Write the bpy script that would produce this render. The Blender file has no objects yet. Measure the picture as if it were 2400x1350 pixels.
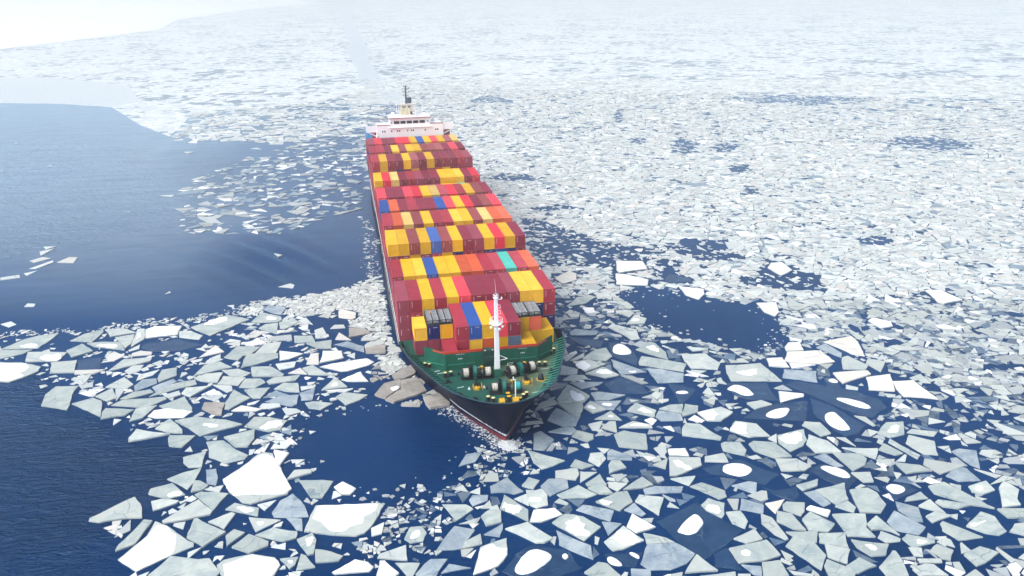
import bpy, bmesh, math, random
import numpy as np
from mathutils import Matrix, Vector
from mathutils.noise import noise as mnoise

R = math.radians
random.seed(7)
rng = np.random.default_rng(7)
scene = bpy.context.scene
COL = scene.collection

# ------------------------------------------------------------------ camera
# world: +Y runs aft along the ship, +X to the right of the picture, water at z = 0
FPX, PW, PH = 1959.2, 2400.0, 1350.0
YAW, PITCH, ROLL = R(10.99), R(20.20), R(-0.88)
CAM = np.array([-23.186, -156.023, 76.676])
_f = np.array([math.sin(YAW) * math.cos(PITCH), math.cos(YAW) * math.cos(PITCH), -math.sin(PITCH)])
_r0 = np.array([math.cos(YAW), -math.sin(YAW), 0.0])
_u0 = np.cross(_r0, _f)
_r = math.cos(ROLL) * _r0 + math.sin(ROLL) * _u0
_u = -math.sin(ROLL) * _r0 + math.cos(ROLL) * _u0
cam_data = bpy.data.cameras.new("camera")
cam = bpy.data.objects.new("camera", cam_data)
COL.objects.link(cam)
M = Matrix(((_r[0], _u[0], -_f[0], CAM[0]), (_r[1], _u[1], -_f[1], CAM[1]), (_r[2], _u[2], -_f[2], CAM[2]), (0, 0, 0, 1)))
cam.matrix_world = M
cam_data.sensor_width = 36.0
cam_data.lens = FPX / PW * 36.0
cam_data.clip_start = 1.0
cam_data.clip_end = 30000.0
scene.camera = cam


def ground(px, py, z=0.0):
    """pixel of the photograph -> point on the level z"""
    d = _f + _r * (px - PW / 2) / FPX - _u * (py - PH / 2) / FPX
    if d[2] > -0.012:
        d[2] = -0.012
    t = (z - CAM[2]) / d[2]
    p = CAM + d * t
    return (p[0], p[1])


_pr, _pu, _pf, _pc = [tuple(float(q) for q in v_) for v_ in (_r, _u, _f, CAM)]


def pixel(x, y, z=0.0):
    a, b_, c = x - _pc[0], y - _pc[1], z - _pc[2]
    w = a * _pf[0] + b_ * _pf[1] + c * _pf[2]
    if w < 1:
        return (-9999.0, -9999.0)
    return (PW / 2 + FPX * (a * _pr[0] + b_ * _pr[1] + c * _pr[2]) / w, PH / 2 - FPX * (a * _pu[0] + b_ * _pu[1] + c * _pu[2]) / w)


# ------------------------------------------------------------------ sky, sun, exposure
SUN_AZ, SUN_EL = R(-114), R(50)      # azimuth measured from +Y (aft) towards +X
world = bpy.data.worlds.new("World")
scene.world = world
world.use_nodes = True
nt = world.node_tree
nt.nodes.clear()
o_ = nt.nodes.new("ShaderNodeOutputWorld")
bg = nt.nodes.new("ShaderNodeBackground")
sky = nt.nodes.new("ShaderNodeTexSky")
sky.sky_type = 'NISHITA'
sky.sun_disc = False
sky.sun_elevation = SUN_EL
sky.sun_rotation = SUN_AZ
sky.air_density = 1.0
sky.dust_density = 2.0
sky.ozone_density = 1.0
hs = nt.nodes.new("ShaderNodeHueSaturation")
hs.inputs['Saturation'].default_value = 0.64
nt.links.new(sky.outputs[0], hs.inputs['Color'])
nt.links.new(hs.outputs[0], bg.inputs[0])
bg.inputs[1].default_value = 0.115
nt.links.new(bg.outputs[0], o_.inputs[0])

sd = bpy.data.lights.new("sun", 'SUN')
sd.energy = 1.8
sd.angle = R(42)
sd.color = (1.0, 0.965, 0.91)
sun = bpy.data.objects.new("sun", sd)
COL.objects.link(sun)
sv = Vector((math.sin(SUN_AZ) * math.cos(SUN_EL), math.cos(SUN_AZ) * math.cos(SUN_EL), math.sin(SUN_EL)))
sun.rotation_euler = sv.to_track_quat('Z', 'Y').to_euler()
sun.location = (0, 0, 300)

scene.view_settings.view_transform = 'Standard'
scene.view_settings.look = 'None'
scene.view_settings.gamma = 1.0
scene.view_settings.exposure = 0.95
scene.view_settings.use_curve_mapping = False
cy = scene.cycles
cy.use_denoising = True
cy.max_bounces = 8
cy.diffuse_bounces = 3
cy.glossy_bounces = 3
cy.transmission_bounces = 2
cy.volume_bounces = 5
cy.transparent_max_bounces = 4
cy.sample_clamp_indirect = 6.0

# ------------------------------------------------------------------ materials
MATS = {}


def nodes_of(name):
    m = bpy.data.materials.new(name)
    m.use_nodes = True
    n = m.node_tree.nodes
    return m, n, m.node_tree.links, n['Principled BSDF']


def mat(name, col, rough=0.5, var=0.25, scale=0.6, metal=0.0, dirt=0.0, dirtcol=(0.08, 0.06, 0.05), spec=0.5):
    """painted or plain surface with uneven tone and, if asked, dirt in patches"""
    if name in MATS:
        return MATS[name]
    m, n, l, b = nodes_of(name)
    tc = n.new("ShaderNodeTexCoord")
    oi = n.new("ShaderNodeObjectInfo")
    add = n.new("ShaderNodeVectorMath"); add.operation = 'ADD'
    l.new(tc.outputs['Object'], add.inputs[0]); l.new(oi.outputs['Location'], add.inputs[1])
    nz = n.new("ShaderNodeTexNoise"); nz.inputs['Scale'].default_value = scale; nz.inputs['Detail'].default_value = 6
    nz.inputs['Roughness'].default_value = 0.62
    l.new(add.outputs[0], nz.inputs['Vector'])
    mr = n.new("ShaderNodeMapRange")
    mr.inputs['From Min'].default_value = 0.3; mr.inputs['From Max'].default_value = 0.7
    mr.inputs['To Min'].default_value = 1 - var; mr.inputs['To Max'].default_value = 1 + var
    l.new(nz.outputs['Fac'], mr.inputs['Value'])
    mul = n.new("ShaderNodeVectorMath"); mul.operation = 'SCALE'
    mul.inputs[0].default_value = col
    l.new(mr.outputs[0], mul.inputs['Scale'])
    last = mul.outputs[0]
    if dirt > 0:
        n2 = n.new("ShaderNodeTexNoise"); n2.inputs['Scale'].default_value = scale * 2.3; n2.inputs['Detail'].default_value = 8
        n2.inputs['Roughness'].default_value = 0.7
        l.new(add.outputs[0], n2.inputs['Vector'])
        m2 = n.new("ShaderNodeMapRange"); m2.inputs['From Min'].default_value = 0.56; m2.inputs['From Max'].default_value = 0.74
        m2.inputs['To Max'].default_value = dirt
        l.new(n2.outputs['Fac'], m2.inputs['Value'])
        mx = n.new("ShaderNodeMixRGB"); mx.inputs[2].default_value = (*dirtcol, 1)
        l.new(m2.outputs[0], mx.inputs[0]); l.new(last, mx.inputs[1])
        last = mx.outputs[0]
    l.new(last, b.inputs['Base Color'])
    b.inputs['Roughness'].default_value = rough
    b.inputs['Metallic'].default_value = metal
    b.inputs['Specular IOR Level'].default_value = spec
    MATS[name] = m
    return m


def mapr(n, l, src, a, b_, c=0.0, d=1.0):
    q = n.new("ShaderNodeMapRange")
    q.inputs['From Min'].default_value = a; q.inputs['From Max'].default_value = b_
    q.inputs['To Min'].default_value = c; q.inputs['To Max'].default_value = d
    l.new(src, q.inputs['Value'])
    return q.outputs[0]


def ntex(n, l, vec, scale, detail=5, rough=0.6, dist=0.0):
    q = n.new("ShaderNodeTexNoise")
    q.inputs['Scale'].default_value = scale; q.inputs['Detail'].default_value = detail
    q.inputs['Roughness'].default_value = rough; q.inputs['Distortion'].default_value = dist
    if vec is not None:
        l.new(vec, q.inputs['Vector'])
    return q.outputs['Fac']


def mixc(n, l, fac, c1, c2):
    q = n.new("ShaderNodeMixRGB")
    if isinstance(fac, float): q.inputs[0].default_value = fac
    else: l.new(fac, q.inputs[0])
    for i, c in ((1, c1), (2, c2)):
        if isinstance(c, tuple): q.inputs[i].default_value = (*c, 1)
        else: l.new(c, q.inputs[i])
    return q.outputs[0]


def mathn(n, l, op, a, b_):
    q = n.new("ShaderNodeMath"); q.operation = op
    for i, v in ((0, a), (1, b_)):
        if isinstance(v, (int, float)): q.inputs[i].default_value = v
        else: l.new(v, q.inputs[i])
    return q.outputs[0]


def ice_mat(name, base, patch, amount, rough=0.55, attr=None, bump=0.25, frost=0.6):
    """sheet ice: cloudy tone, darker wet patches, thin refrozen cracks, flecks of frost"""
    m, n, l, b = nodes_of(name)
    geo = n.new("ShaderNodeNewGeometry")
    v = geo.outputs['Position']
    if attr:
        at = n.new("ShaderNodeAttribute"); at.attribute_name = attr
        c0 = at.outputs['Color']
    else:
        oi = n.new("ShaderNodeObjectInfo")
        c0 = mixc(n, l, mapr(n, l, oi.outputs['Random'], 0, 1), tuple(x * 0.86 for x in base), tuple(min(1, x * 1.12) for x in base))
    cl = mapr(n, l, ntex(n, l, v, 0.33, 6, 0.62, 0.8), 0.36, 0.66)
    c1 = mixc(n, l, mathn(n, l, 'MULTIPLY', cl, amount), c0, patch)
    fr = mapr(n, l, ntex(n, l, v, 1.9, 7, 0.7), 0.58, 0.74, 0, frost)
    c2 = mixc(n, l, fr, c1, (0.74, 0.78, 0.79))
    vo = n.new("ShaderNodeTexVoronoi"); vo.feature = 'DISTANCE_TO_EDGE'; vo.inputs['Scale'].default_value = 0.21
    wv = n.new("ShaderNodeVectorMath"); wv.operation = 'ADD'
    nzv = n.new("ShaderNodeTexNoise"); nzv.inputs['Scale'].default_value = 0.5
    l.new(v, nzv.inputs['Vector'])
    l.new(v, wv.inputs[0]); l.new(nzv.outputs['Color'], wv.inputs[1])
    l.new(wv.outputs[0], vo.inputs['Vector'])
    cr = mapr(n, l, vo.outputs['Distance'], 0.0, 0.022, 1, 0)
    crm = mapr(n, l, ntex(n, l, v, 0.17, 2), 0.52, 0.58)
    c3 = mixc(n, l, mathn(n, l, 'MULTIPLY', mathn(n, l, 'MULTIPLY', cr, crm), 0.7), c2, (0.10, 0.16, 0.20))
    l.new(c3, b.inputs['Base Color'])
    b.inputs['Roughness'].default_value = rough
    b.inputs['Specular IOR Level'].default_value = 0.35
    bp = n.new("ShaderNodeBump"); bp.inputs['Strength'].default_value = bump; bp.inputs['Distance'].default_value = 0.08
    l.new(ntex(n, l, v, 1.4, 7, 0.65), bp.inputs['Height'])
    l.new(bp.outputs[0], b.inputs['Normal'])
    MATS[name] = m
    return m


ICE_GREY = ice_mat("grey sheet ice", (0.44, 0.482, 0.445), (0.265, 0.335, 0.345), 0.9)
ICE_WARM = ice_mat("cream sheet ice", (0.66, 0.63, 0.55), (0.74, 0.74, 0.70), 0.6)
ICE_PALE = ice_mat("pale sheet ice", (0.52, 0.555, 0.51), (0.36, 0.42, 0.42), 0.85)
ICE_BLUE = ice_mat("blue grey ice", (0.36, 0.415, 0.44), (0.18, 0.245, 0.31), 0.95, 0.4)
ICE_THIN = ice_mat("thin dark ice", (0.006, 0.036, 0.100), (0.024, 0.070, 0.145), 0.6, 0.25, None, 0.08, 0.06)
ICE_MUD = ice_mat("brownish ice", (0.42, 0.40, 0.365), (0.22, 0.20, 0.18), 0.85)
ICE_ATTR = ice_mat("broken ice", None, (0.40, 0.48, 0.50), 0.28, 0.55, "tone")


def snow_mat():
    m, n, l, b = nodes_of("snow")
    geo = n.new("ShaderNodeNewGeometry")
    f = mapr(n, l, ntex(n, l, geo.outputs['Position'], 0.55, 6, 0.6, 0.5), 0.3, 0.7)
    l.new(mixc(n, l, f, (0.80, 0.84, 0.87), (0.90, 0.905, 0.91)), b.inputs['Base Color'])
    b.inputs['Roughness'].default_value = 0.8
    b.inputs['Specular IOR Level'].default_value = 0.2
    bp = n.new("ShaderNodeBump"); bp.inputs['Strength'].default_value = 0.25; bp.inputs['Distance'].default_value = 0.1
    l.new(ntex(n, l, geo.outputs['Position'], 0.9, 6, 0.6), bp.inputs['Height'])
    l.new(bp.outputs[0], b.inputs['Normal'])
    return m


SNOW = snow_mat()


def water_mat():
    m, n, l, b = nodes_of("sea water")
    geo = n.new("ShaderNodeNewGeometry")
    v = geo.outputs['Position']
    f = mapr(n, l, ntex(n, l, v, 0.02, 4, 0.55, 0.6), 0.35, 0.65)
    body = n.new("ShaderNodeBsdfDiffuse")
    fa = n.new("ShaderNodeAttribute"); fa.attribute_name = "painted_haze"      # distance haze and sky reflection painted into the water colour, in streaks
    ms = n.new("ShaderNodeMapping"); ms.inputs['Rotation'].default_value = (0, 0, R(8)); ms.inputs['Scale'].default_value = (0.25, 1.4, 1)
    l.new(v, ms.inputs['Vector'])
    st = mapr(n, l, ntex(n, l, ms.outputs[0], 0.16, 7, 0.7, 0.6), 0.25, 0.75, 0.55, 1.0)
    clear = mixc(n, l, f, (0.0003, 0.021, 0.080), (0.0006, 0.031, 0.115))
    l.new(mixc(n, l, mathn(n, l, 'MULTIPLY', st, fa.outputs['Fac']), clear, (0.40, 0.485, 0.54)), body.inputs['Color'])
    gl = n.new("ShaderNodeBsdfGlossy"); gl.inputs['Color'].default_value = (0.46, 0.69, 0.93, 1); gl.inputs['Roughness'].default_value = 0.09
    fn = n.new("ShaderNodeFresnel"); fn.inputs['IOR'].default_value = 1.29
    at = n.new("ShaderNodeAttribute"); at.attribute_name = "ripple"
    mp = n.new("ShaderNodeMapping"); mp.inputs['Rotation'].default_value = (0, 0, R(24)); mp.inputs['Scale'].default_value = (0.55, 1.5, 1)
    l.new(v, mp.inputs['Vector'])
    w1 = ntex(n, l, mp.outputs[0], 1.15, 5, 0.62, 0.9)
    w2 = ntex(n, l, v, 0.25, 3, 0.5)
    w3 = ntex(n, l, mp.outputs[0], 0.42, 3, 0.5, 1.2)
    w13 = mathn(n, l, 'ADD', w1, mathn(n, l, 'MULTIPLY', w3, 1.7))
    h = mathn(n, l, 'ADD', mathn(n, l, 'MULTIPLY', w13, at.outputs['Fac']), mathn(n, l, 'MULTIPLY', w2, 0.12))
    bp = n.new("ShaderNodeBump"); bp.inputs['Strength'].default_value = 1.0; bp.inputs['Distance'].default_value = 0.75
    l.new(h, bp.inputs['Height'])
    for q in (body, gl): l.new(bp.outputs[0], q.inputs['Normal'])
    mxs = n.new("ShaderNodeMixShader")
    l.new(fn.outputs[0], mxs.inputs[0]); l.new(body.outputs[0], mxs.inputs[1]); l.new(gl.outputs[0], mxs.inputs[2])
    n.remove(b)
    l.new(mxs.outputs[0], n['Material Output'].inputs['Surface'])
    return m


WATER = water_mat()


def far_ice_mat():
    """pack too far away to tell its floes apart: pale floes, darker brash between, open leads"""
    m, n, l, b = nodes_of("far pack ice")
    geo = n.new("ShaderNodeNewGeometry")
    v = geo.outputs['Position']
    vo = n.new("ShaderNodeTexVoronoi"); vo.inputs['Scale'].default_value = 0.16; vo.inputs['Randomness'].default_value = 1
    l.new(v, vo.inputs['Vector'])
    sep = n.new("ShaderNodeSeparateColor"); l.new(vo.outputs['Color'], sep.inputs[0])
    vd = n.new("ShaderNodeTexVoronoi"); vd.feature = 'DISTANCE_TO_EDGE'; vd.inputs['Scale'].default_value = 0.16
    l.new(v, vd.inputs['Vector'])
    lead = mapr(n, l, ntex(n, l, v, 0.012, 6, 0.62, 0.5), 0.44, 0.62)
    pale = mixc(n, l, mapr(n, l, sep.outputs[0], 0, 1), (0.54, 0.59, 0.59), (0.74, 0.77, 0.765))
    thr = mathn(n, l, 'ADD', mathn(n, l, 'MULTIPLY', lead, 0.42), 0.03)
    wet = mathn(n, l, 'LESS_THAN', sep.outputs[1], thr)
    edge = mapr(n, l, vd.outputs['Distance'], 0.015, 0.05, 0.5, 0)
    wetness = mathn(n, l, 'MAXIMUM', mathn(n, l, 'MULTIPLY', wet, 0.85), edge)
    l.new(mixc(n, l, wetness, pale, (0.12, 0.19, 0.25)), b.inputs['Base Color'])
    b.inputs['Roughness'].default_value = 0.5
    return m


FAR_ICE = far_ice_mat()
THIN_SHEET = ice_mat("thin grey sheet", (0.50, 0.55, 0.56), (0.60, 0.64, 0.65), 0.7, 0.4)
WAKE_ICE = ice_mat("refrozen wake slush", (0.42, 0.48, 0.51), (0.56, 0.61, 0.63), 0.7, 0.4)
FAST_SNOW = mat("snow on fast ice", (0.72, 0.75, 0.76), 0.8, 0.06, 0.01)

# ------------------------------------------------------------------ mesh helpers


class MB:
    """collects simple solids; build() links them as one mesh object"""

    def __init__(s):
        s.v = []; s.f = []

    def add(s, vs, fs):
        k = len(s.v)
        s.v += [tuple(p) for p in vs]
        s.f += [tuple(i + k for i in q) for q in fs]
        return s

    def box(s, x0, x1, y0, y1, z0, z1):
        return s.add([(x0, y0, z0), (x1, y0, z0), (x1, y1, z0), (x0, y1, z0), (x0, y0, z1), (x1, y0, z1), (x1, y1, z1), (x0, y1, z1)],
                     [(0, 3, 2, 1), (4, 5, 6, 7), (0, 1, 5, 4), (1, 2, 6, 5), (2, 3, 7, 6), (3, 0, 4, 7)])

    def tube(s, p, q, r0, r1=None, n=8, caps=True):
        r1 = r0 if r1 is None else r1
        p = Vector(p); q = Vector(q)
        d = (q - p).normalized()
        a = d.orthogonal().normalized(); c = d.cross(a)
        vs = []
        for k in range(n):
            t = 2 * math.pi * k / n
            vs.append(p + (a * math.cos(t) + c * math.sin(t)) * r0)
        for k in range(n):
            t = 2 * math.pi * k / n
            vs.append(q + (a * math.cos(t) + c * math.sin(t)) * r1)
        fs = [(k, (k + 1) % n, n + (k + 1) % n, n + k) for k in range(n)]
        if caps:
            fs += [tuple(range(n - 1, -1, -1)), tuple(range(n, 2 * n))]
        return s.add(vs, fs)

    def lathe(s, c, axis, prof, n=16):
        """prof: (distance along axis, radius)"""
        c = Vector(c); d = Vector(axis).normalized()
        a = d.orthogonal().normalized(); e = d.cross(a)
        vs = []
        for h, r in prof:
            for k in range(n):
                t = 2 * math.pi * k / n
                vs.append(c + d * h + (a * math.cos(t) + e * math.sin(t)) * r)
        fs = []
        for j in range(len(prof) - 1):
            for k in range(n):
                fs.append((j * n + k, j * n + (k + 1) % n, (j + 1) * n + (k + 1) % n, (j + 1) * n + k))
        fs += [tuple(range(n - 1, -1, -1)), tuple(range((len(prof) - 1) * n, len(prof) * n))]
        return s.add(vs, fs)

    def bar(s, p, q, w, h):
        """rectangular bar from p to q, w wide (level) and h high"""
        p = Vector(p); q = Vector(q); d = (q - p).normalized()
        side = d.cross(Vector((0, 0, 1)))
        side = side.normalized() if side.length > 1e-4 else Vector((1, 0, 0))
        up = side.cross(d).normalized()
        vs = [e + side * (a * w / 2) + up * (b * h / 2) for e in (p, q) for a, b in ((-1, -1), (1, -1), (1, 1), (-1, 1))]
        return s.add(vs, [(0, 3, 2, 1), (4, 5, 6, 7), (0, 1, 5, 4), (1, 2, 6, 5), (2, 3, 7, 6), (3, 0, 4, 7)])

    def prism(s, poly, z0, z1):
        n = len(poly)
        vs = [(x, y, z0) for x, y in poly] + [(x, y, z1) for x, y in poly]
        fs = [tuple(range(n - 1, -1, -1)), tuple(range(n, 2 * n))] + [(k, (k + 1) % n, n + (k + 1) % n, n + k) for k in range(n)]
        return s.add(vs, fs)

    def mesh(s, name, m, smooth=False):
        me = bpy.data.meshes.new(name)
        me.from_pydata(s.v, [], s.f)
        me.materials.append(m)
        bm = bmesh.new(); bm.from_mesh(me)
        bmesh.ops.recalc_face_normals(bm, faces=bm.faces)
        bm.to_mesh(me); bm.free()
        if smooth:
            me.polygons.foreach_set("use_smooth", [True] * len(me.polygons))
            me.set_sharp_from_angle(angle=R(38))
        me.update()
        return me

    def build(s, name, m, parent=None, smooth=False):
        return obj(name, s.mesh(name, m, smooth), parent)


def obj(name, me, parent=None, loc=None, rz=None):
    o = bpy.data.objects.new(name, me)
    COL.objects.link(o)
    if parent is not None:
        o.parent = parent
    if loc is not None:
        o.location = loc
    if rz is not None:
        o.rotation_euler = (0, 0, rz)
    return o


def tag(o, label=None, cat=None, group=None, kind=None):
    if label: o['label'] = label
    if cat: o['category'] = cat
    if group: o['group'] = group
    if kind: o['kind'] = kind
    return o


def interp(x, xs, ys):
    return float(np.interp(x, xs, ys))


ORD = ['zeroth', 'first', 'second', 'third', 'fourth', 'fifth', 'sixth', 'seventh', 'eighth', 'ninth', 'tenth',
       'eleventh', 'twelfth', 'thirteenth', 'fourteenth', 'fifteenth', 'sixteenth', 'seventeenth', 'eighteenth', 'nineteenth', 'twentieth']
# ------------------------------------------------------------------ the sea
def axis(parts):
    out = []
    for a, b_, st in parts:
        out += list(np.arange(a, b_, st))
    out.append(parts[-1][1])
    return np.array(out)


WX = axis([(-8000, -1000, 700), (-1000, -300, 50), (-300, -150, 8), (-150, -5, 0.9), (-5, 300, 10), (300, 1000, 70), (1000, 8000, 700)])
WY = axis([(-600, -150, 50), (-150, -40, 8), (-40, 200, 0.9), (200, 600, 20), (600, 1000, 50), (1000, 9500, 500)])
gx, gy = np.meshgrid(WX, WY)
# bow waves spreading over the open water on the left of the ship
P0 = np.array(ground(455, 552)); P1 = np.array(ground(590, 600)); P2 = np.array(ground(730, 668))


def wave_height(x, y):
    # crests follow a curve through P0, P1, P2; further crests lie beside it
    ax = (P2 - P0); L = np.hypot(*ax); ax = ax / L
    nrm = np.array([-ax[1], ax[0]])
    s = ((x - P0[0]) * ax[0] + (y - P0[1]) * ax[1]) / L
    dd = (x - P0[0]) * nrm[0] + (y - P0[1]) * nrm[1]
    bend = ((P1 - P0) @ nrm) * 1.5
    dd = dd - bend * 4 * s * (1 - s)
    dd = dd * (1.0 + 0.25 * (s - 0.5))
    win = np.exp(-((s - 0.5) / 0.45) ** 2) * np.exp(-(dd / 20.0) ** 2)
    h = 0.55 * win * np.sin(dd * 2 * math.pi / 9.0 + 0.6)
    win2 = np.exp(-((s - 1.15) / 0.5) ** 2) * np.exp(-((dd + 4) / 30.0) ** 2)
    h = h + 0.16 * win2 * np.sin(dd * 2 * math.pi / 6.0 + s * 3)
    return h * np.clip((1.0 - s) / 0.22, 0, 1) ** 0.8


gz = wave_height(gx, gy)
# gentle swell where the sea is open
gz = gz + 0.015 * np.sin(gx * 0.35 + gy * 0.22) * np.sin(gx * 0.08 - gy * 0.11)
ny_, nx_ = gx.shape
verts = np.stack([gx, gy, gz], -1).reshape(-1, 3)
idx = np.arange(ny_ * nx_).reshape(ny_, nx_)
quads = np.stack([idx[:-1, :-1], idx[:-1, 1:], idx[1:, 1:], idx[1:, :-1]], -1).reshape(-1, 4)
me = bpy.data.meshes.new("sea")
me.vertices.add(len(verts)); me.vertices.foreach_set("co", verts.ravel())
me.loops.add(quads.size); me.loops.foreach_set("vertex_index", quads.ravel())
me.polygons.add(len(quads)); me.polygons.foreach_set("loop_start", np.arange(0, quads.size, 4)); me.polygons.foreach_set("loop_total", np.full(len(quads), 4))
me.update(calc_edges=True)
me.polygons.foreach_set("use_smooth", np.ones(len(quads), bool))
# wind ripples on the open sea; calm between the floes
rip = me.attributes.new("ripple", 'FLOAT', 'POINT')


def in_poly(px, py, poly):
    x = np.asarray(px, float); y = np.asarray(py, float)
    c = np.zeros(x.shape, bool)
    n = len(poly)
    for i in range(n):
        x1, y1 = poly[i]; x2, y2 = poly[(i + 1) % n]
        if y1 == y2: continue
        q = ((y1 > y) != (y2 > y)) & (x < (x2 - x1) * (y - y1) / (y2 - y1) + x1)
        c ^= q
    return c


def W(pts):
    return [ground(a, b_) for a, b_ in pts]


OPEN_LL = [(-300, 890), (90, 880), (110, 960), (240, 990), (250, 1030), (300, 1040), (440, 1060), (400, 1130), (350, 1180), (205, 1215), (260, 1270), (275, 1420), (-300, 1420)]
OPEN_L = [(-400, 246), (0, 246), (150, 249), (258, 256), (330, 298), (420, 338), (560, 330), (620, 360), (470, 420), (420, 500), (440, 545), (620, 545), (760, 522), (860, 502), (888, 560), (908, 650), (870, 660), (760, 690), (650, 705), (560, 735), (400, 760), (230, 785), (140, 800), (0, 800), (-400, 830)]
POOL_BOW = [(690, 1000), (760, 960), (900, 937), (1000, 955), (1060, 950), (1110, 985), (1170, 1045), (1100, 1060), (1075, 1120), (1000, 1150), (900, 1178), (830, 1160), (740, 1110), (690, 1060)]
POOL_R = [(1440, 690), (1510, 672), (1600, 684), (1660, 700), (1770, 712), (1830, 760), (1835, 790), (1780, 825), (1650, 803), (1540, 772), (1500, 740)]
RIP1 = W([(-400, 300), (300, 330), (520, 430), (440, 560), (-400, 640)])
ripv = np.full(gx.shape, 0.10)
rw = np.vectorize(lambda a, b_: mnoise((a * .02, b_ * .02, 3.0)) * 22 + mnoise((a * .07, b_ * .07, 6.0)) * 8 if abs(a) < 400 and -160 < b_ < 420 else 0.0)(gx, gy)
ripv[in_poly(gx + rw, gy + rw, RIP1)] = 0.7
ripv[in_poly(gx, gy, W(OPEN_LL))] = 1.0
for _ in range(14):
    ripv[1:-1, 1:-1] = (ripv[:-2, 1:-1] + ripv[2:, 1:-1] + ripv[1:-1, :-2] + ripv[1:-1, 2:] + ripv[1:-1, 1:-1] * 2) / 6
rip.data.foreach_set("value", ripv.ravel().astype(np.float32))
painted_haze = me.attributes.new("painted_haze", 'FLOAT', 'POINT')
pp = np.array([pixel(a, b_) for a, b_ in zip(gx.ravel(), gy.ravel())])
fm_ = np.interp(pp[:, 1], [230, 330, 420, 500, 600, 690, 760], [1.0, .92, .76, .60, .38, .16, 0.0])  # pale haze tone put into the sea colour, stronger with distance
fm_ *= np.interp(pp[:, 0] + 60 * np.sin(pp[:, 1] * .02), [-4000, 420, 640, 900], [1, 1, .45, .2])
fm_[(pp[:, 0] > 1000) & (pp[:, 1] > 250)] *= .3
fm_ *= 1 - .75 * np.exp(-((pp[:, 0] - 620) / 170) ** 2 - ((pp[:, 1] - 610) / 75) ** 2)     # less of the painted paleness over the bow waves
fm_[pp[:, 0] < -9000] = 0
painted_haze.data.foreach_set("value", fm_.astype(np.float32))
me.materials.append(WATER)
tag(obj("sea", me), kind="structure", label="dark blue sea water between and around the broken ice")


def sheet(name, poly, z, m, label, step=40.0):
    """flat ice sheet with a slightly ragged edge and a real thickness"""
    pts = []
    for (a, b_) in zip(poly, poly[1:] + poly[:1]):
        L = math.hypot(b_[0] - a[0], b_[1] - a[1])
        n_ = max(1, min(60, int(L / step)))
        for i in range(n_):
            t = i / n_
            x, y = a[0] + (b_[0] - a[0]) * t, a[1] + (b_[1] - a[1]) * t
            j = min(6.0, L * 0.02)
            pts.append((x + mnoise((x * .05, y * .05, 1)) * j, y + mnoise((x * .05, y * .05, 9)) * j))
    mb = MB(); mb.prism(pts, -0.3, z)
    o = mb.build(name, m)
    return tag(o, label, kind="structure")


def edge_world(pts):
    return [ground(a, b_) for a, b_ in pts]


LE = edge_world([(840, 214), (760, 236), (640, 250), (520, 262), (450, 268), (400, 320), (330, 292), (262, 251), (150, 244), (0, 241), (-300, 236)])
sheet("far_pack_ice", LE + [(-3000, 1400), (-4200, 9000), (-13, 9000)], 0.12, FAR_ICE, "pale broken pack ice stretching to the left far behind the ship")
RE = edge_world([(905, 212), (1000, 205), (1300, 212), (1700, 220), (2100, 228), (2450, 236), (2900, 246)])
sheet("far_pack_ice", [(13, 9000)] + RE + [(5000, 1500), (6500, 9000)], 0.12, FAR_ICE, "pale broken pack ice stretching to the right far behind the ship")
# refrozen, slush filled channel the ship has left behind it
sheet("wake_channel_ice", [(-20, 420), (20, 420), (20, 8900), (-20, 8900)], 0.06, WAKE_ICE, "bluish slush filled channel running straight back from the ship")
# smooth young ice between the open water and the pack, left
sheet("thin_ice_sheet", edge_world([(-400, 236), (0, 241), (150, 244), (262, 251), (330, 238), (300, 200), (150, 185), (-400, 180)]), 0.16, THIN_SHEET, "smooth grey young ice with a sharp dark edge, far left")
# snow covered fast ice in the far left corner
sheet("fast_ice", edge_world([(-500, 150), (0, 116), (200, 92), (370, 70), (420, 45), (600, 20), (760, 8)]) + [(-1000, 9000), (-6000, 9000), (-5000, 1500)], 0.5, FAST_SNOW, "white snow covered fast ice in the far left corner")
# ------------------------------------------------------------------ the ship
M_NAVY = mat("navy hull paint", (0.003, 0.007, 0.026), 0.45, 0.25, 0.25, 0, 0.3, (0.010, 0.010, 0.024), 0.07)
M_RED_HULL = mat("red antifouling", (0.20, 0.018, 0.032), 0.5, 0.35, 0.7, 0, 0.5, (0.10, 0.05, 0.05))
M_WSTRIPE = mat("white hull stripe", (0.70, 0.72, 0.76), 0.5, 0.3, 1.2, 0, 0.6, (0.10, 0.11, 0.16))
M_GREEN = mat("green deck paint", (0.008, 0.105, 0.066), 0.6, 0.25, 0.9, 0, 0.35, (0.010, 0.05, 0.035), 0.2)
M_RIB = mat("light green rail paint", (0.035, 0.30, 0.235), 0.5, 0.25, 0.8)
M_TEAL = mat("teal machinery paint", (0.012, 0.13, 0.115), 0.4, 0.2, 1.5, 0, 0.4, (0.02, 0.03, 0.03))
M_BLACK = mat("black steel", (0.014, 0.019, 0.022), 0.45, 0.3, 1.0)
M_ROPE = mat("mooring rope", (0.50, 0.47, 0.42), 0.9, 0.3, 4.0)
M_ROPE_T = mat("teal rope", (0.03, 0.36, 0.36), 0.9, 0.3, 4.0)
M_YEL = mat("yellow safety paint", (0.62, 0.36, 0.015), 0.5, 0.3, 2.0, 0, 0.5, (0.2, 0.1, 0.02))
M_CREAM = mat("cream bollard caps", (0.68, 0.62, 0.30), 0.6, 0.15, 2.0)
M_WHITE = mat("white ship paint", (0.90, 0.905, 0.91), 0.45, 0.03, 0.4, 0, 0.05, (0.5, 0.5, 0.5))
M_REDTRIM = mat("red trim paint", (0.50, 0.045, 0.022), 0.5, 0.2, 1.0)
M_MARK = mat("white markings", (0.66, 0.72, 0.70), 0.6, 0.1, 2.0)
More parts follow.
